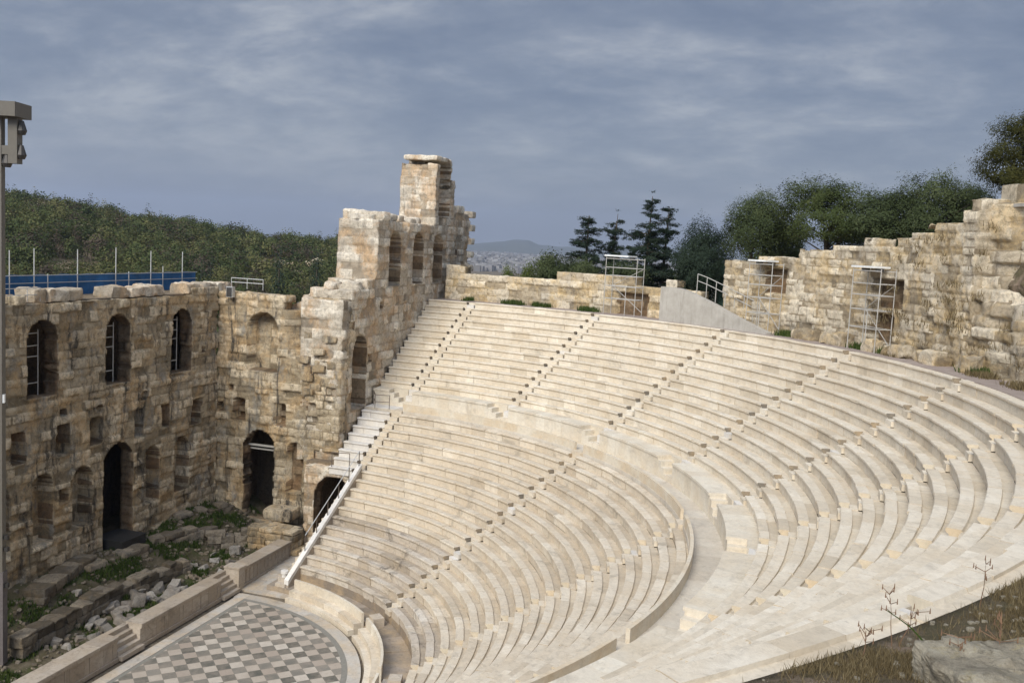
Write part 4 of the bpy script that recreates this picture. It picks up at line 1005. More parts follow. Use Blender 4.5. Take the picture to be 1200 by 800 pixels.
# rain pipe box on return wall corner
root = empty('electric_box', (-22.2, -8.9, 17), 'small grey metal box under the corner rails', 'box')
mb = MB(); mb.box((-22.25, -8.9, 17.1), (0.35, 0.5, 0.75), 0, 0.4); mb.build('housing', M['metal'], root)
mb = MB(); mb.box((-22.06, -8.9, 17.1), (0.03, 0.42, 0.65), 0, 0.4); mb.build('door', M['darkmetal'], root)

# ------------------------------------------------------------------ lighting mast at the left edge
mp = at_dist(0.0, 400, 50.0)
MX, MY = mp[0], mp[1]
root = empty('lighting_mast', (MX, MY, 0), 'beige square steel mast with overhanging head at the left frame edge', 'mast')
ztop = at_dist(10, 122, 50.0)[2]
zj = at_dist(8, 668, 50.0)[2]
az = math.atan2(_R[1], _R[0])
mb = MB(); mb.box((MX, MY, (zj+ztop)/2), (0.34, 0.34, ztop-zj), az, 0.7); mb.build('upper_post', M['mast'], root)
mb = MB(); mb.box((MX, MY, zj/2), (0.42, 0.42, zj), az, 0.4); mb.build('lower_post', mat_plain('grey_brown_mast_base', (0.16, 0.14, 0.135), 0.6), root)
rv = Vector((math.cos(az), math.sin(az), 0))
hx = Vector((MX, MY, 0))
mb = MB(); mb.box(hx+rv*0.30+Vector((0, 0, ztop-0.3)), (1.6, 1.5, 0.65), az, 0.6); mb.build('head_frame', M['mast'], root)
mb = MB(); mb.box(hx+rv*0.72+Vector((0, 0, ztop-1.6)), (0.42, 0.5, 2.2), az, 0.5); mb.build('hanging_post', M['mast'], root)
mb = MB(); mb.box(hx+rv*0.45+Vector((0, 0, ztop-2.1)), (0.6, 0.3, 0.4), az, 0.3); mb.build('cross_bar', M['mast'], root)
for a, z in ((0.35, -2.7), (1.0, -2.3), (1.02, -1.2)):
    mb = MB(); P = hx+rv*a+Vector((0, 0, ztop+z)); mb.tube(P+Vector((0, 0, .45)), P, 0.10, 0.24, 10); mb.tube(P, P-Vector((0, 0, .18)), 0.24, 0.16, 10); mb.build('lamp', M['darkmetal'], root)
mb = MB()
for px, py in ((6, 628), (7, 642), (8, 684)):
    P = at_dist(px+1, py, 50.0); mb = MB(); mb.box(Vector((MX, MY, P[2]))+rv*0.3, (0.16, 0.2, 0.2), az, 0.4); mb.build('clamp', M['darkmetal'], root)
mb = MB(); P = at_dist(3, 468, 49.6); mb.box(Vector((MX, MY, P[2]))+rv*0.12, (0.2, 0.3, 0.4), az+0.3, 0.9); mb.build('floodlight', M['lampglass'], root)

# ------------------------------------------------------------------ terrain
SKY = lerpf([(-200, 212), (0, 221), (60, 226), (100, 234), (160, 244), (200, 249), (260, 257), (330, 266), (400, 272), (470, 280), (540, 296), (620, 330), (800, 420)])
def bearing_px(b):                             # picture column of a horizontal bearing
    d = np.array([math.cos(b), math.sin(b), 0.0]); k = d@_F
    return 600+FPX*(d@_R)/k if k > 0.05 else (9999 if d@_R > 0 else -9999)
def hill_z(x, y):
    dx, dy = x-CAM[0], y-CAM[1]; dist = math.hypot(dx, dy); b = math.atan2(dy, dx)
    px = bearing_px(b)
    if px < -400: px = -400
    if px > 900: return -60.0
    row = SKY(px); hor = 254.9+px*0.0528
    el = (hor-row)/FPX*1.0
    crest = CAM[2]+el*430-9.5
    if px > 520: crest -= (px-520)*0.25
    s = min(1, max(0, (dist-120)/(430-120))); s = s*s*(3-2*s)
    z = -2+(crest+2)*s
    if dist > 430: z = crest-(dist-430)*0.12
    return z
loc_h = lerpf([(-30, 12.0), (20, 17.0), (40, 19.0), (54, 19.9), (70, 21.5), (84, 24.6), (100, 24.6), (112, 24.2), (114, 23.4), (120, 23.0), (121, 22.2), (136, 21.2), (142, 20.6), (143, 17.2), (147, 17.0), (150, 18.0), (163, 18.2), (168, 17.0), (178, 15.5), (195, 6.0)])
def terrain(x, y):
    r = math.hypot(x, y); th = math.degrees(math.atan2(y, x))
    if th < -90: th += 360
    far = max(-45.0, hill_z(x, y)+1.5*noise.fractal(Vector((x*.02, y*.02, 1)), 1.0, 2.0, 3))
    if r < 38.8: return -1.5
    if th > 195 or th < -30: near = 0.0
    else:
        near = loc_h(th)
        if th < 64:                            # grass bank in the foreground
            e = 0.0
            bank = 16.62+0.24*(min(r, 44.3)-38.8)+max(0, min(1, (r-44.3)/2.0))*1.95
            near = bank*(1-e)+near*e
        elif th < 84:                          # grassy slope up to the rubble wall
            q = max(0, min(1, (r-40.6)/5.5)); q = q*q*(3-2*q)
            b2 = 16.62+(near-16.62)*q
            e = max(0, min(1, (th-64)/8)); bank = 16.62+0.24*(min(r, 44.3)-38.8)+max(0, min(1, (r-44.3)/2.0))*1.95
            near = bank*(1-e)+b2*e
        elif r < (45.8 if th < 112.5 else 41.9): near = 16.2
        if r > 46: near += (r-46)*(0.10 if 64 < th < 135 else -0.08 if th < 165 else -0.14)
    s = min(1, max(0, (r-70)/120)); s = s*s*(3-2*s)
    if 20 < th < 125: far = max(far, near if r < 400 else -40)
    z = near*(1-s)+far*s
    return z+0.10*noise.fractal(Vector((x*.35, y*.35, 7)), 1.0, 2.0, 4)*min(1, max(0, (r-38.9)/1.5))
rs = [0, 20, 38.70, 38.82] + list(np.arange(39.1, 48, 0.35)) + list(np.geomspace(48, 1200, 80)) + [1800, 3000, 6000, 10400]
ths = list(np.arange(40, 66, 0.5)) + list(np.arange(66, 150, 1.0)) + list(np.arange(150, 250, 1.0)) + list(np.arange(250, 400, 5.0))
V = np.array([(r*math.cos(D2R(t)), r*math.sin(D2R(t)), terrain(r*math.cos(D2R(t)), r*math.sin(D2R(t)))) for r in rs for t in ths])
nt = len(ths); F = np.array([(i*nt+j, (i+1)*nt+j, (i+1)*nt+(j+1) % nt, i*nt+(j+1) % nt) for i in range(len(rs)-1) for j in range(nt)])
V[:nt] = V[:nt]+0.0
tag(np_mesh('ground', V, F, [0.5]*len(F), M['ground'], None, True), 'dry earth ground, wooded hill slope and far plain', 'ground', kind='structure')

# ------------------------------------------------------------------ trees
def leaf_cloud(lobes, n, size, seed, jit=1.35, fill=0.45, spread=0.38, zj=1.0):
    rg = np.random.default_rng(seed); lob = np.array(lobes, float)     # cx cy cz rx ry rz
    vol = (lob[:, 3]*lob[:, 4]*lob[:, 5])**0.7; k = rg.choice(len(lob), n, p=vol/vol.sum())
    d = rg.normal(size=(n, 3)); d /= np.linalg.norm(d, axis=1)[:, None]
    rad = rg.uniform(fill, 1.0, n)**0.6*(1+0.12*rg.normal(size=n))
    # clumpiness: gather the leaves round twig centres
    C = lob[k, :3]+d*lob[k, 3:6]*rad[:, None]
    nc = max(6, n//22); ci = rg.integers(0, n, nc); tw = C[ci]
    pick = rg.integers(0, nc, n); C = tw[pick]+rg.normal(size=(n, 3))*size*jit*np.array([1, 1, zj])
    cen = (lob[:, :3]*vol[:, None]).sum(0)/vol.sum(); od = C-cen; od /= np.linalg.norm(od, axis=1)[:, None]+1e-6
    nrm = 0.5*d[ci][pick]+0.8*od+rg.normal(size=(n, 3))*spread; nrm[:, 2] += 0.45; nrm /= np.linalg.norm(nrm, axis=1)[:, None]
    a = np.cross(nrm, rg.normal(size=(n, 3))); a /= np.linalg.norm(a, axis=1)[:, None]; b = np.cross(nrm, a)
    s = size*rg.uniform(0.55, 1.3, n)[:, None]
    V = np.empty((n, 4, 3)); V[:, 0] = C-a*s*0.5; V[:, 1] = C-b*s*0.28; V[:, 2] = C+a*s*0.5; V[:, 3] = C+b*s*0.28
    lt = rg.uniform(0.1, 0.9, len(lob))
    t = np.clip(0.4*rg.random(nc)[pick]+0.35*lt[k][ci][pick]+0.25*rg.random(n), 0, 1)
    return V, t

def tree_proto(kind, h, w, seed, n, size):
    """trunk, limbs and a crown of leaf faces; returns the meshes (origin at the foot)"""
    rg = random.Random(seed); lobes = []; tr = MB(); lean = (rg.uniform(-.06, .06)*h, rg.uniform(-.06, .06)*h)
    def tpos(f): return Vector((lean[0]*f*f, lean[1]*f*f, h*f))
    if kind in ('olive', 'pine', 'round'):
        base = 0.30 if kind == 'pine' else 0.22
        last = Vector((0, 0, -0.6)); r0 = 0.03*h+0.06
        for q in range(1, 7):
            f = q/6*0.72; P = tpos(f)+Vector((rg.uniform(-.05, .05)*w, rg.uniform(-.05, .05)*w, 0)); tr.tube(last, P, r0*(1-(q-1)/8), r0*(1-q/8), 8, caps=False); last = P
        nl = 15 if kind != 'round' else 13
        for q in range(nl):
            f = base+(0.92-base)*(q+0.5)/nl; a = q*2.4+rg.uniform(-.5, .5)
            env = math.sin(PI*min(1, max(0, (f-base+0.10)/(1.08-base))))**0.6
            rad = w*0.5*env*rg.uniform(0.45, 0.95)
            P = tpos(f)+Vector((math.cos(a)*rad, math.sin(a)*rad, rg.uniform(-.03, .05)*h))
            s = w*rg.uniform(0.17, 0.27)*(1.0 if kind != 'round' else 1.15)
            lobes.append((P.x, P.y, P.z, s*1.1, s*1.1, s*(0.62 if kind == 'pine' else 0.8)))
            tr.tube(tpos(max(0.12, min(0.7, f-0.22))), P, r0*0.32, r0*0.08, 5, caps=False)
        lobes.append((lean[0], lean[1], h*0.9, w*.2, w*.2, h*.1))
    elif kind == 'cedar':
        tr.tube((0, 0, -0.5), tpos(0.97), 0.022*h+0.05, 0.03, 7, caps=False)
        f = 0.06; q = 0
        while f < 0.95:
            nb_ = rg.choice((3, 4, 4, 5)) if f < 0.75 else 3
            for g0 in range(nb_):
                a = q*1.1+g0*2*PI/nb_+rg.uniform(-.6, .6); L = w*0.5*(1-f)**0.65*rg.choice((0.35, 0.7, 0.85, 1.0, 1.25))*rg.uniform(.85, 1.1)+0.3
                P0 = tpos(min(.97, f+rg.uniform(-.03, .03))); P1 = P0+Vector((math.cos(a)*L, math.sin(a)*L, -0.08*L+rg.uniform(-.25, .45)))
                tr.tube(P0, P1, 0.05, 0.015, 4, caps=False)
                for g in (0.3, 0.55, 0.8, 1.0):
                    P = P0.lerp(P1, g); s = (0.22*L+0.24)*(1.1-0.3*g)
                    lobes.append((P.x, P.y, P.z-0.06, s, s, s*0.40+0.06))
            f += 0.075*rg.uniform(.55, 1.3); q += 1
        lobes.append((tpos(1).x, tpos(1).y, h*0.97, .25, .25, .5))
    elif kind == 'cypress':
        tr.tube((0, 0, -0.5), (0, 0, h*0.9), 0.02*h+0.05, 0.03, 6, caps=False)
        for q in range(14):
            f = 0.08+0.9*q/13; s = w*0.5*math.sin(PI*min(1, f*0.75+0.22))**0.8; lobes.append((rg.uniform(-.1, .1)*w, rg.uniform(-.1, .1)*w, h*f, s, s, h*0.075))
    else:                                          # bush
        for q in range(10):
            a = rg.uniform(0, 2*PI); d = rg.uniform(0, .38)*w; s = w*rg.uniform(.16, .28)
            lobes.append((math.cos(a)*d, math.sin(a)*d, h*rg.uniform(.3, .8), s, s, h*.25)); tr.tube((0, 0, -.2), (math.cos(a)*d, math.sin(a)*d, h*.6), .04, .015, 4, caps=False)
    return tr, leaf_cloud(lobes, n, size, seed, jit=0.9, spread=0.7, zj=0.45) if kind == 'cedar' else leaf_cloud(lobes, n, size, seed)

PROTO = {}
def proto(key, kind, h, w, seed, n, size, leafmat):
    tr, (V, t) = tree_proto(kind, h, w, seed, n, size)
    tm = bpy.data.meshes.new('trunk'); tm.from_pydata(tr.v, [], tr.f); a = tm.attributes.new('tint', 'FLOAT', 'FACE'); a.data.foreach_set('value', np.array(tr.t, dtype=np.float32)); tm.materials.append(M['bark'])
    lm = np_mesh('crown', V.reshape(-1, 3), np.arange(len(V)*4).reshape(-1, 4), t, M[leafmat], link=False)
    PROTO[key] = (tm, lm, V, t, h, w)
def plant(key, name, x, y, z, sc_, rot, label, cat, group=None, sz=1.0):
    root = empty(name, (x, y, z), label, cat, group); root.rotation_euler = (0, 0, rot); root.scale = (sc_, sc_, sc_*sz)
    for nm, me in zip(('trunk', 'crown'), PROTO[key][:2]):
        o = bpy.data.objects.new(nm, me); COL.objects.link(o); o.parent = root
    return root
proto('cedarA', 'cedar', 10, 5.6, 1, 30000, 0.16, 'cedar')
proto('cedarC', 'cedar', 10, 5.0, 31, 26000, 0.16, 'cedar')
proto('cedarD', 'cedar', 10, 5.6, 47, 30000, 0.16, 'cedar')
proto('cedarB', 'cedar', 10, 4.6, 2, 26000, 0.16, 'cedar')
proto('oliveA', 'olive', 7, 7.5, 3, 28600, 0.19, 'olive')
proto('oliveB', 'olive', 7, 6.5, 4, 26400, 0.19, 'olive')
proto('pineA', 'pine', 8, 8.5, 5, 33000, 0.18, 'pine')
proto('pineD', 'pine', 8, 7.0, 15, 52000, 0.15, 'pineold')
proto('roundA', 'round', 6, 6.2, 6, 42000, 0.17, 'cedar')
proto('bushA', 'bush', 2.6, 3.6, 7, 5000, 0.17, 'shrub')
proto('bushB', 'bush', 3.6, 4.8, 8, 7000, 0.19, 'olive')

def plant_px(key, name, px, py_top, dist, label, cat, group=None, wpx=None, zg=None, rot=0.0):
    P = at_dist(px, py_top, dist); zt = P[2]; zg = terrain(P[0], P[1])-0.1 if zg is None else zg
    h0, w0 = PROTO[key][4:6]; s = (zt-zg)/(h0*(1.0 if key.startswith(('cedar', 'cypress')) else 1.13)); sw = s
    if wpx: sw = wpx/FPX*np.linalg.norm(P-CAM)/w0
    r = plant(key, name, P[0], P[1], zg, sw, rot, label, cat, group, s/sw); return r
plant_px('cedarA', 'conifer_tree', 762, 226, 84, 'tallest dark conifer with ragged tiers right of the lamp scaffold', 'tree', 'dark conifers behind the low wall', 60, rot=.4)
plant_px('cedarB', 'conifer_tree', 781, 240, 86, 'dark conifer leaning out to the right of the tallest one', 'tree', 'dark conifers behind the low wall', 48, rot=2.0)
plant_px('cedarC', 'conifer_tree', 718, 247, 88, 'thin gappy dark conifer between the other conifers', 'tree', 'dark conifers behind the low wall', 46, rot=4.0)
plant_px('cedarD', 'conifer_tree', 690, 249, 86, 'bushy dark conifer farthest from the scaffold, next to the shrubs', 'tree', 'dark conifers behind the low wall', 62, rot=3.2)
plant_px('roundA', 'evergreen_tree', 829, 258, 74, 'round dark green evergreen behind the gap in the walls', 'tree', None, 66, rot=1.0)
plant_px('oliveA', 'olive_tree', 888, 220, 70, 'dark olive tree with a pointed top above the middle scaffold', 'tree', 'trees above the rubble wall', 70, rot=0.3)
plant_px('oliveB', 'olive_tree', 925, 246, 74, 'low olive tree in the dip beside the broad pine', 'tree', 'trees above the rubble wall', 60, rot=1.3)
plant_px('pineA', 'pine_tree', 978, 203, 68, 'broad green pine with a slanting bare trunk above the rubble wall', 'tree', 'trees above the rubble wall', 116, rot=2.3)
plant_px('oliveB', 'olive_tree', 1046, 216, 66, 'grey green olive tree between the pine and the tall oak', 'tree', 'trees above the rubble wall', 84, rot=3.3)
plant_px('oliveA', 'oak_tree', 1102, 198, 64, 'tall loose tree with sky showing through, near the flat slab', 'tree', 'trees above the rubble wall', 78, rot=4.3)
plant_px('oliveB', 'olive_tree', 1140, 208, 66, 'small tree partly behind the overhanging pine', 'tree', 'trees above the rubble wall', 60, rot=5.3)
plant_px('pineD', 'pine_tree', 1218, 118, 61, 'olive brown pine overhanging the top right corner', 'tree', None, 96, zg=24.0, rot=0.9)
plant_px('bushA', 'shrub', 596, 304, 84, 'small yellow green shrub left of the others on the wall', 'shrub', 'shrubs behind the low wall', 30, rot=.2)
plant_px('bushA', 'shrub', 618, 300, 86, 'middle yellow green shrub behind the low wall', 'shrub', 'shrubs behind the low wall', 34, rot=1.2)
plant_px('bushB', 'shrub', 652, 284, 82, 'large olive green shrub beside the bushy conifer', 'shrub', 'shrubs behind the low wall', 54, rot=2.2)
plant_px('bushB', 'shrub', 690, 296, 79, 'dark low shrub under the bushy conifer', 'shrub', 'shrubs behind the low wall', 50, rot=3.2)
plant_px('bushB', 'shrub', 738, 300, 79, 'dark low shrub behind the lamp scaffold', 'shrub', 'shrubs behind the low wall', 56, rot=4.2)
plant_px('bushA', 'shrub', 800, 312, 76, 'low pale shrub between the tallest conifer and the round evergreen', 'shrub', 'shrubs behind the low wall', 26, rot=4.9)

# wooded hill: near trees one by one, the rest as one mass
hk = [('oliveh', 'olive', 5.5, 7, 21, 1000, 0.55), ('pineh', 'pine', 7.5, 7, 22, 1000, 0.55), ('roundh', 'round', 6, 6.6, 23, 1000, 0.55), ('cypressh', 'cypress', 11, 3.2, 24, 900, 0.45), ('bushh', 'bush', 3, 5.2, 25, 600, 0.5), ('oliveh2', 'olive', 6, 8, 26, 1100, 0.58)]
for key, kind, h, w, s, n, size in hk: proto(key, kind, h, w, s, n, size, 'cedar' if kind == 'cypress' else 'wood1')
rg = random.Random(42); cand = []
for _ in range(6000):
    px = rg.uniform(-60, 545); dist = 125+320*rg.random()**0.75
    d = ray(px, 300); L = math.hypot(d[0], d[1]); x, y = CAM[0]+d[0]/L*dist, CAM[1]+d[1]/L*dist
    v = noise.fractal(Vector((x*.018, y*.018, 5)), 1.0, 2.0, 3)
    if v > 0.30 and dist > 200: continue          # clearings
    if any((x-q[0])**2+(y-q[1])**2 < 20 for q in cand[-500:]): continue
    cand.append((x, y, dist, px))
cand.sort(key=lambda q: q[2])
VV = []; TT = []; ind = 0
for i, (x, y, dist, px) in enumerate(cand):
    u = rg.random(); dark = rg.gauss(-.02, .30)
    key = 'cypressh' if u < .06 else 'bushh' if u < .22 else 'pineh' if u < .45 else 'roundh' if u < .62 else 'oliveh' if u < .82 else 'oliveh2'
    z = terrain(x, y)-0.3; s = rg.uniform(.65, 1.1); a = rg.uniform(0, 6.28)
    if i < 70:
        lab = {'cypressh': 'dark narrow cypress', 'bushh': 'low bush', 'pineh': 'spreading pine', 'roundh': 'round topped tree', 'oliveh': 'grey green olive tree', 'oliveh2': 'broad olive tree'}[key]
        nm = {'cypressh': 'cypress_tree', 'bushh': 'bush', 'pineh': 'pine_tree', 'roundh': 'evergreen_tree', 'oliveh': 'olive_tree', 'oliveh2': 'olive_tree'}[key]
        where = 'behind the blue fence near the mast' if px < 90 else 'behind the middle of the blue fence' if px < 180 else 'behind the end of the blue fence' if px < 260 else 'behind the corner of the ruin' if px < 350 else 'just beside the ruined tower'
        plant(key, nm, x, y, z, s, a, '%s at the hill foot %s' % (lab, where), 'tree', 'trees at the foot of the wooded hill'); continue
    V, t = PROTO[key][2:4]; c, q = math.cos(a), math.sin(a); keep = rg.random()
    V = V.reshape(-1, 4, 3)
    if dist > 260: V = V[::2]; t = t[::2]
    P = np.stack([V[..., 0]*c-V[..., 1]*q, V[..., 0]*q+V[..., 1]*c, V[..., 2]], -1)*s+np.array([x, y, z])
    if dist > 260: m = P.mean(1, keepdims=True); P = m+(P-m)*1.35
    VV.append(P); TT.append(np.clip(t+dark, 0, 1))
VV = np.concatenate(VV); TT = np.concatenate(TT)
o = np_mesh('woodland', VV.reshape(-1, 3), np.arange(len(VV)*4).reshape(-1, 4), TT, M['wood1']); tag(o, 'mixed green woodland covering the hill behind the ruin', 'woodland', kind='stuff')
for px, py, dist in ((328, 283, 205), (372, 288, 215), (247, 296, 190), (236, 298, 185)):
    plant_px('cypressh', 'cypress_tree', px, py, dist, {328: 'tall dark cypress on the hillside near the pale rocks', 372: 'dark cypress on the hillside close to the ruined tower', 247: 'dark cypress above the end of the blue fence', 236: 'shorter dark cypress beside the one above the fence end'}[px], 'tree', 'dark cypresses on the hillside', 17 if px > 300 else 12)
# pale rock outcrops on the hill
for i, (px, py, dist) in enumerate(((332, 283, 300), (372, 280, 310), (345, 290, 280), (28, 237, 400), (50, 245, 390), (95, 265, 330))):
    P = at_dist(px, py, dist); mb = MB(); rough_block(mb, (0, 0, 0), (9, 6, 5), 0, .7, .25, 1.2, 6)
    o = mb.build('rock_outcrop', M['rubble']); o.location = (P[0], P[1], terrain(P[0], P[1])+1.5)
    tag(o, ['large pale rock outcrop on the hillside right of the cypress', 'pale rock outcrop nearest the ruined tower', 'pale rock outcrop low under the large one', 'small pale clearing rock near the hilltop', 'pale rock just below the hilltop', 'pale rock in the middle of the wooded slope'][i], 'rock', 'pale rocks on the wooded hill')

# ------------------------------------------------------------------ far city and mountain
mb = MB(); rg = random.Random(5)
for _ in range(4000):
    px = rg.uniform(430, 900); dist = rg.uniform(2200, 6500); d = ray(px, 300); L = math.hypot(d[0], d[1]); x, y = CAM[0]+d[0]/L*dist, CAM[1]+d[1]/L*dist
    h = rg.uniform(8, 16); mb.box((x, y, -45+h/2), (rg.uniform(8, 20), rg.uniform(8, 20), h), rg.uniform(0, 3), rg.random())
t = NT('pale_city_walls'); c = t.ramp(t.attr(), [(0, (0.15, 0.14, 0.13)), (0.5, (0.21, 0.20, 0.195)), (1, (0.34, 0.335, 0.325))])
tag(mb.build('distant_city', t.done(c, 0.8)), 'pale houses of the distant city on the plain', 'city', kind='stuff')
prof = lerpf([(380, 290), (480, 288), (545, 286), (565, 284.5), (588, 283), (603, 280.5), (618, 281.5), (630, 286), (645, 288.5), (700, 290), (800, 296), (1000, 306)])
V = []; F = []; N = 160
for i in range(N+1):
    px = 350+i*650/N; Pt = at_dist(px, prof(px)+1.0*noise.noise(Vector((px*.08, 0, 0))), 8600)
    for dist, f in ((7000, 0), (7600, .45), (8100, .8), (8600, 1.0), (9800, 0)):
        P = at_dist(px, 300, dist); V.append((P[0], P[1], -46+(Pt[2]+46)*f*(1+0.08*noise.noise(Vector((px*.05, dist*.002, 1))) if f < 1 else 1)))
for i in range(N):
    for j in range(4): F.append((i*5+j, (i+1)*5+j, (i+1)*5+j+1, i*5+j+1))
mb = MB(); mb.add(V, F, 0.5); tag(mb.build('mountain', mat_plain('mountain_scrub', (0.12, 0.125, 0.10), 0.9, 0, .3, .002), None, True), 'blue hazy mountain on the horizon', 'mountain', kind='structure')

# ------------------------------------------------------------------ foreground bank
pts = []; rg = random.Random(15)
for _ in range(22000):
    th = D2R(rg.uniform(46, 61)); rr = rg.uniform(38.85, 44.5); x, y = rr*math.cos(th), rr*math.sin(th)
    v = noise.noise(Vector((x*.6, y*.6, 2)))
    v += 0.5*noise.noise(Vector((x*2.1, y*2.1, 6)))
    if th > D2R(52.2) and th < D2R(54.5) and rr < 41: v -= 0.6
    if th > D2R(55): v += 0.35
    if v < 0.02 and rg.random() < .93: continue
    for _ in range(6): 
        xx, yy = x+rg.gauss(0, .06), y+rg.gauss(0, .06); pts.append((xx, yy, terrain(xx, yy)-0.02))
blades('dry_grass', pts, 0.03, 0.15, 0.005, M['dry'], 8, 'short dry brown grass on the foreground bank', lean=1.0)
mb = MB(); rg = random.Random(19)
for q in range(420):
    th = D2R(rg.uniform(47, 60)); rr = rg.uniform(38.9, 44); x, y = rr*math.cos(th), rr*math.sin(th); sz = rg.uniform(.02, .11)
    rough_block(mb, (x, y, terrain(x, y)+sz*.2), (sz, sz*rg.uniform(.6, 1), sz*rg.uniform(.4, .7)), rg.uniform(0, 3), rg.random(), .1, sz*.2, 2, rg=rg)
tag(mb.build('gravel', M['boulder']), 'small stones and litter scattered on the dry bank', 'gravel', kind='stuff')
def pt_on_ground(px, py):
    d = ray(px, py); s = 2.0
    while s < 60:
        P = CAM+d*s
        if math.hypot(P[0], P[1]) > 38.8 and P[2] < terrain(P[0], P[1]): return P
        s += 0.03
    return on_z(px, py, 16.8)
P = pt_on_ground(1182, 802)
mb = MB(); rough_block(mb, (0, 0, 0), (1.75, 1.2, 0.46), 0, .6, .07, .13, 26)
mb.v = [tuple(Vector(v)+0.06*noise.fractal(Vector(v)*4, 0.8, 2.0, 6)*Vector(v).normalized()) for v in mb.v]
o = mb.build('boulder', M['boulder'], None, False); o.location = (P[0], P[1], terrain(P[0], P[1])+0.05); o.rotation_euler = (0, 0.05, az+0.15)
tag(o, 'big flat grey boulder on the dry bank in the lower right corner', 'stone')
wd = [(1045, 756, .72, 'thin reddish dry weed standing against the pale seats'), (1053, 757, .5, 'short reddish dry weed beside the tallest one'), (1148, 712, .75, 'dry weed with a drooping seed head on the bank'), (1098, 775, .75, 'single green bent grass blade above the boulder'), (1118, 796, .5, 'pair of upright dry stalks in front of the boulder'), (1168, 790, .6, 'thin dry stalk before the right part of the boulder'), (1008, 772, .4, 'small dry weed at the left end of the bank edge')]
for i, (px, py, h, lab) in enumerate(wd):
    P = pt_on_ground(px, py); rg = random.Random(300+i); zb = terrain(P[0], P[1])-0.05
    root = empty('dry_weed', (P[0], P[1], zb), lab, 'weed', 'dry weeds on the foreground bank')
    mb = MB(); hd = MB(); last = Vector((P[0], P[1], zb)); ln = Vector((rg.uniform(-.25, .25), rg.uniform(-.25, .25), 1))
    if 'bent' in lab: ln = Vector((-_R[0]*0.6, -_R[1]*0.6, 1))
    for q in range(6):
        nx = last+ln*h/6+Vector((rg.gauss(0, .01), rg.gauss(0, .01), 0)); w = 0.022 if 'blade' in lab else 0.009
        mb.tube(last, nx, w*(1-q/8), w*(1-(q+1)/8), 4, .5, False)
        if q > 2 and 'blade' not in lab:
            for _ in range(3):
                e = nx+Vector((rg.gauss(0, .08), rg.gauss(0, .08), rg.uniform(.02, .12))); mb.tube(nx, e, .006, .004, 3, .4, False)
                hd.tube(e-Vector((0, 0, .03)), e+Vector((0, 0, .04)), .011, .004, 4, .3, False)
        last = nx
        if 'blade' in lab: ln = ln+Vector((-_R[0]*0.12, -_R[1]*.12, -.06))
    mb.build('stem', M['grass'] if 'green' in lab else M['weed'], root)
    if hd.v:
        for v0 in range(0, len(hd.v), 8):
            h1 = MB(); h1.add(hd.v[v0:v0+8], hd.f[:4], .3); h1.build('seed_head', M['weed'], root)

# ------------------------------------------------------------------ haze
def haze(dens):
    mb = MB(); mb.box((0, 0, 180), (21600, 21600, 462), 0, .5)
    m = bpy.data.materials.new('haze_air'); m.use_nodes = True; nt = m.node_tree; nt.nodes.clear()
    out = nt.nodes.new('ShaderNodeOutputMaterial'); v = nt.nodes.new('ShaderNodeVolumePrincipled')
    v.inputs['Color'].default_value = (0.60, 0.70, 0.90, 1); v.inputs['Density'].default_value = dens; v.inputs['Anisotropy'].default_value = 0.2
    nt.links.new(v.outputs[0], out.inputs['Volume'])
    o = mb.build('haze', m); tag(o, 'thin bluish haze over the plain', 'haze', kind='stuff'); return o
HAZE = 1.0e-4
if HAZE: haze(HAZE)

# ------------------------------------------------------------------ sky, sun, camera
SUN_AZ, SUN_EL = D2R(-9), D2R(38)
w = bpy.data.worlds.new('World'); sc.world = w; w.use_nodes = True; nt = w.node_tree; nt.nodes.clear()
N_ = nt.nodes.new; L_ = nt.links.new
out = N_('ShaderNodeOutputWorld'); bg = N_('ShaderNodeBackground'); L_(bg.outputs[0], out.inputs[0])
sky = N_('ShaderNodeTexSky'); sky.sky_type = 'NISHITA'; sky.sun_disc = False; sky.sun_elevation = SUN_EL; sky.sun_rotation = PI/2-SUN_AZ
tc = N_('ShaderNodeTexCoord'); sp = N_('ShaderNodeSeparateXYZ'); L_(tc.outputs['Generated'], sp.inputs[0])
zc = N_('ShaderNodeMath'); zc.operation = 'MAXIMUM'; L_(sp.outputs[2], zc.inputs[0]); zc.inputs[1].default_value = 0.0
za = N_('ShaderNodeMath'); za.operation = 'ADD'; L_(zc.outputs[0], za.inputs[0]); za.inputs[1].default_value = 0.26
dv = N_('ShaderNodeVectorMath'); dv.operation = 'DIVIDE'; L_(tc.outputs['Generated'], dv.inputs[0])
cb = N_('ShaderNodeCombineXYZ')
for i in range(3): L_(za.outputs[0], cb.inputs[i])
L_(cb.outputs[0], dv.inputs[1])
def wnoise(scale, det, rough, stretch, dist=0.3):
    mp_ = N_('ShaderNodeMapping'); mp_.inputs['Scale'].default_value = stretch; mp_.inputs['Rotation'].default_value = (0, 0, D2R(15)); L_(dv.outputs[0], mp_.inputs[0])
    x = N_('ShaderNodeTexNoise'); x.inputs['Scale'].default_value = scale; x.inputs['Detail'].default_value = det; x.inputs['Roughness'].default_value = rough; x.inputs['Distortion'].default_value = dist
    L_(mp_.outputs[0], x.inputs['Vector']); return x.outputs['Fac']
n1 = wnoise(1.15, 9, 0.64, (1.35, 0.9, 0.0)); n2 = wnoise(4.2, 9, 0.66, (1.3, 0.95, 0.0), 0.25)
nb = N_('ShaderNodeMath'); nb.operation = 'MULTIPLY_ADD'; L_(n1, nb.inputs[0]); nb.inputs[1].default_value = 1.25; nb.inputs[2].default_value = -0.315; n1 = nb.outputs[0]
ad = N_('ShaderNodeMath'); ad.operation = 'MULTIPLY_ADD'; L_(n2, ad.inputs[0]); ad.inputs[1].default_value = 0.66; L_(n1, ad.inputs[2])
cr = N_('ShaderNodeValToRGB'); L_(ad.outputs[0], cr.inputs[0])
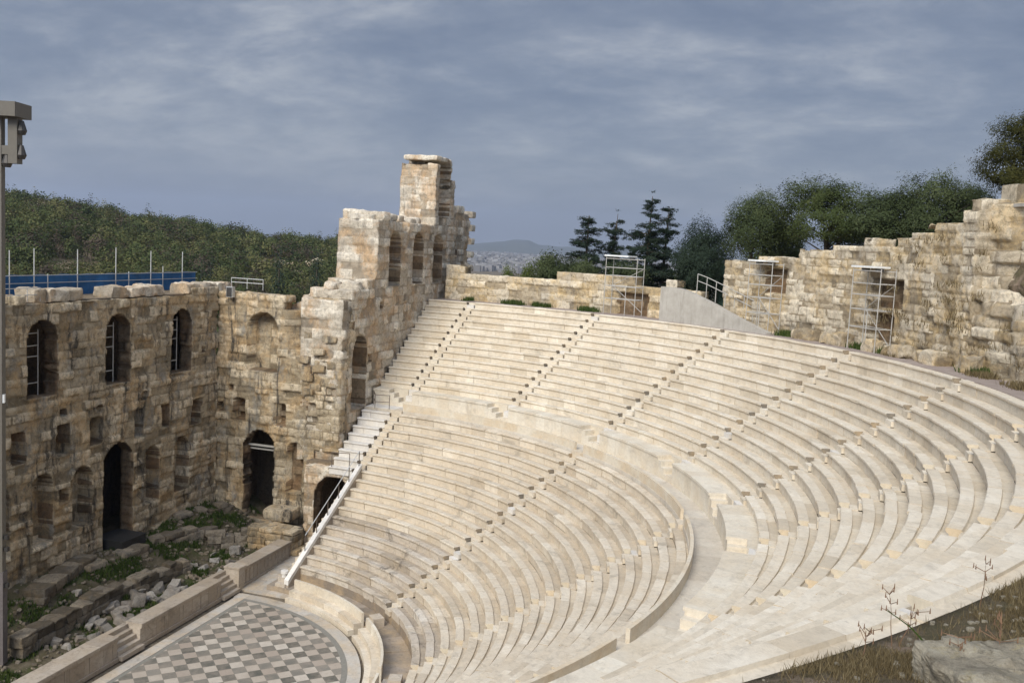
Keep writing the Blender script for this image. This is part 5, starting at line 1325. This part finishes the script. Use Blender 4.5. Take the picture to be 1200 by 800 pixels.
st = [(0.46, (1.75, 2.15, 3.0)), (0.60, (2.2, 2.6, 3.4)), (0.72, (2.95, 3.3, 4.0)), (0.88, (4.4, 4.65, 5.1))]
while len(cr.color_ramp.elements) < len(st): cr.color_ramp.elements.new(0.5)
for e, (p, c) in zip(cr.color_ramp.elements, st): e.position = p; e.color = (c[0]/8, c[1]/8, c[2]/8, 1)
gain = N_('ShaderNodeVectorMath'); gain.operation = 'SCALE'; L_(cr.outputs[0], gain.inputs[0]); gain.inputs['Scale'].default_value = 8.0
hz = N_('ShaderNodeMapRange'); L_(sp.outputs[2], hz.inputs[0]); hz.inputs[1].default_value = 0.0; hz.inputs[2].default_value = 0.16; hz.inputs[3].default_value = 0.75; hz.inputs[4].default_value = 0.0
hm = N_('ShaderNodeMix'); hm.data_type = 'RGBA'; L_(hz.outputs[0], hm.inputs[0]); L_(gain.outputs[0], hm.inputs[6]); hm.inputs[7].default_value = (2.95, 3.25, 3.85, 1)
# cloud glow round the veiled sun, added out of view to lift the fill
dt = N_('ShaderNodeVectorMath'); dt.operation = 'DOT_PRODUCT'; L_(tc.outputs['Generated'], dt.inputs[0]); dt.inputs[1].default_value = (math.cos(SUN_AZ)*math.cos(SUN_EL), math.sin(SUN_AZ)*math.cos(SUN_EL), math.sin(SUN_EL))
gl = N_('ShaderNodeMapRange'); gl.interpolation_type = 'SMOOTHSTEP'; L_(dt.outputs['Value'], gl.inputs[0]); gl.inputs[1].default_value = 0.15; gl.inputs[2].default_value = 1.0; gl.inputs[3].default_value = 1.0; gl.inputs[4].default_value = 5.0
g2 = N_('ShaderNodeVectorMath'); g2.operation = 'SCALE'; L_(hm.outputs[2], g2.inputs[0]); L_(gl.outputs[0], g2.inputs['Scale'])
mx = N_('ShaderNodeMix'); mx.data_type = 'RGBA'; mx.inputs[0].default_value = 0.90; L_(sky.outputs[0], mx.inputs[6]); L_(g2.outputs[0], mx.inputs[7])
L_(mx.outputs[2], bg.inputs[0]); bg.inputs[1].default_value = 0.06
sd = bpy.data.lights.new('sun', 'SUN'); sd.energy = 2.1; sd.angle = D2R(28); sd.color = (1.0, 0.94, 0.83)
so = bpy.data.objects.new('sun', sd); COL.objects.link(so)
dirv = Vector((math.cos(SUN_AZ)*math.cos(SUN_EL), math.sin(SUN_AZ)*math.cos(SUN_EL), math.sin(SUN_EL)))
so.rotation_euler = dirv.to_track_quat('Z', 'Y').to_euler()

cd = bpy.data.cameras.new('camera'); co = bpy.data.objects.new('camera', cd); COL.objects.link(co); sc.camera = co
cd.sensor_width = 36; cd.sensor_fit = 'HORIZONTAL'; cd.lens = FPX/1200*36; cd.clip_start = 0.1; cd.clip_end = 40000
mw = Matrix.Identity(4)
for i in range(3): mw[i][0] = _R[i]; mw[i][1] = _U[i]; mw[i][2] = -_F[i]; mw[i][3] = CAM[i]
co.matrix_world = mw
sc.view_settings.view_transform = 'Standard'; sc.view_settings.look = 'None'; sc.view_settings.exposure = 0.75; sc.view_settings.gamma = 1
sc.cycles.use_denoising = True; sc.cycles.volume_bounces = 0; sc.cycles.max_bounces = 6; sc.cycles.volume_step_rate = 5
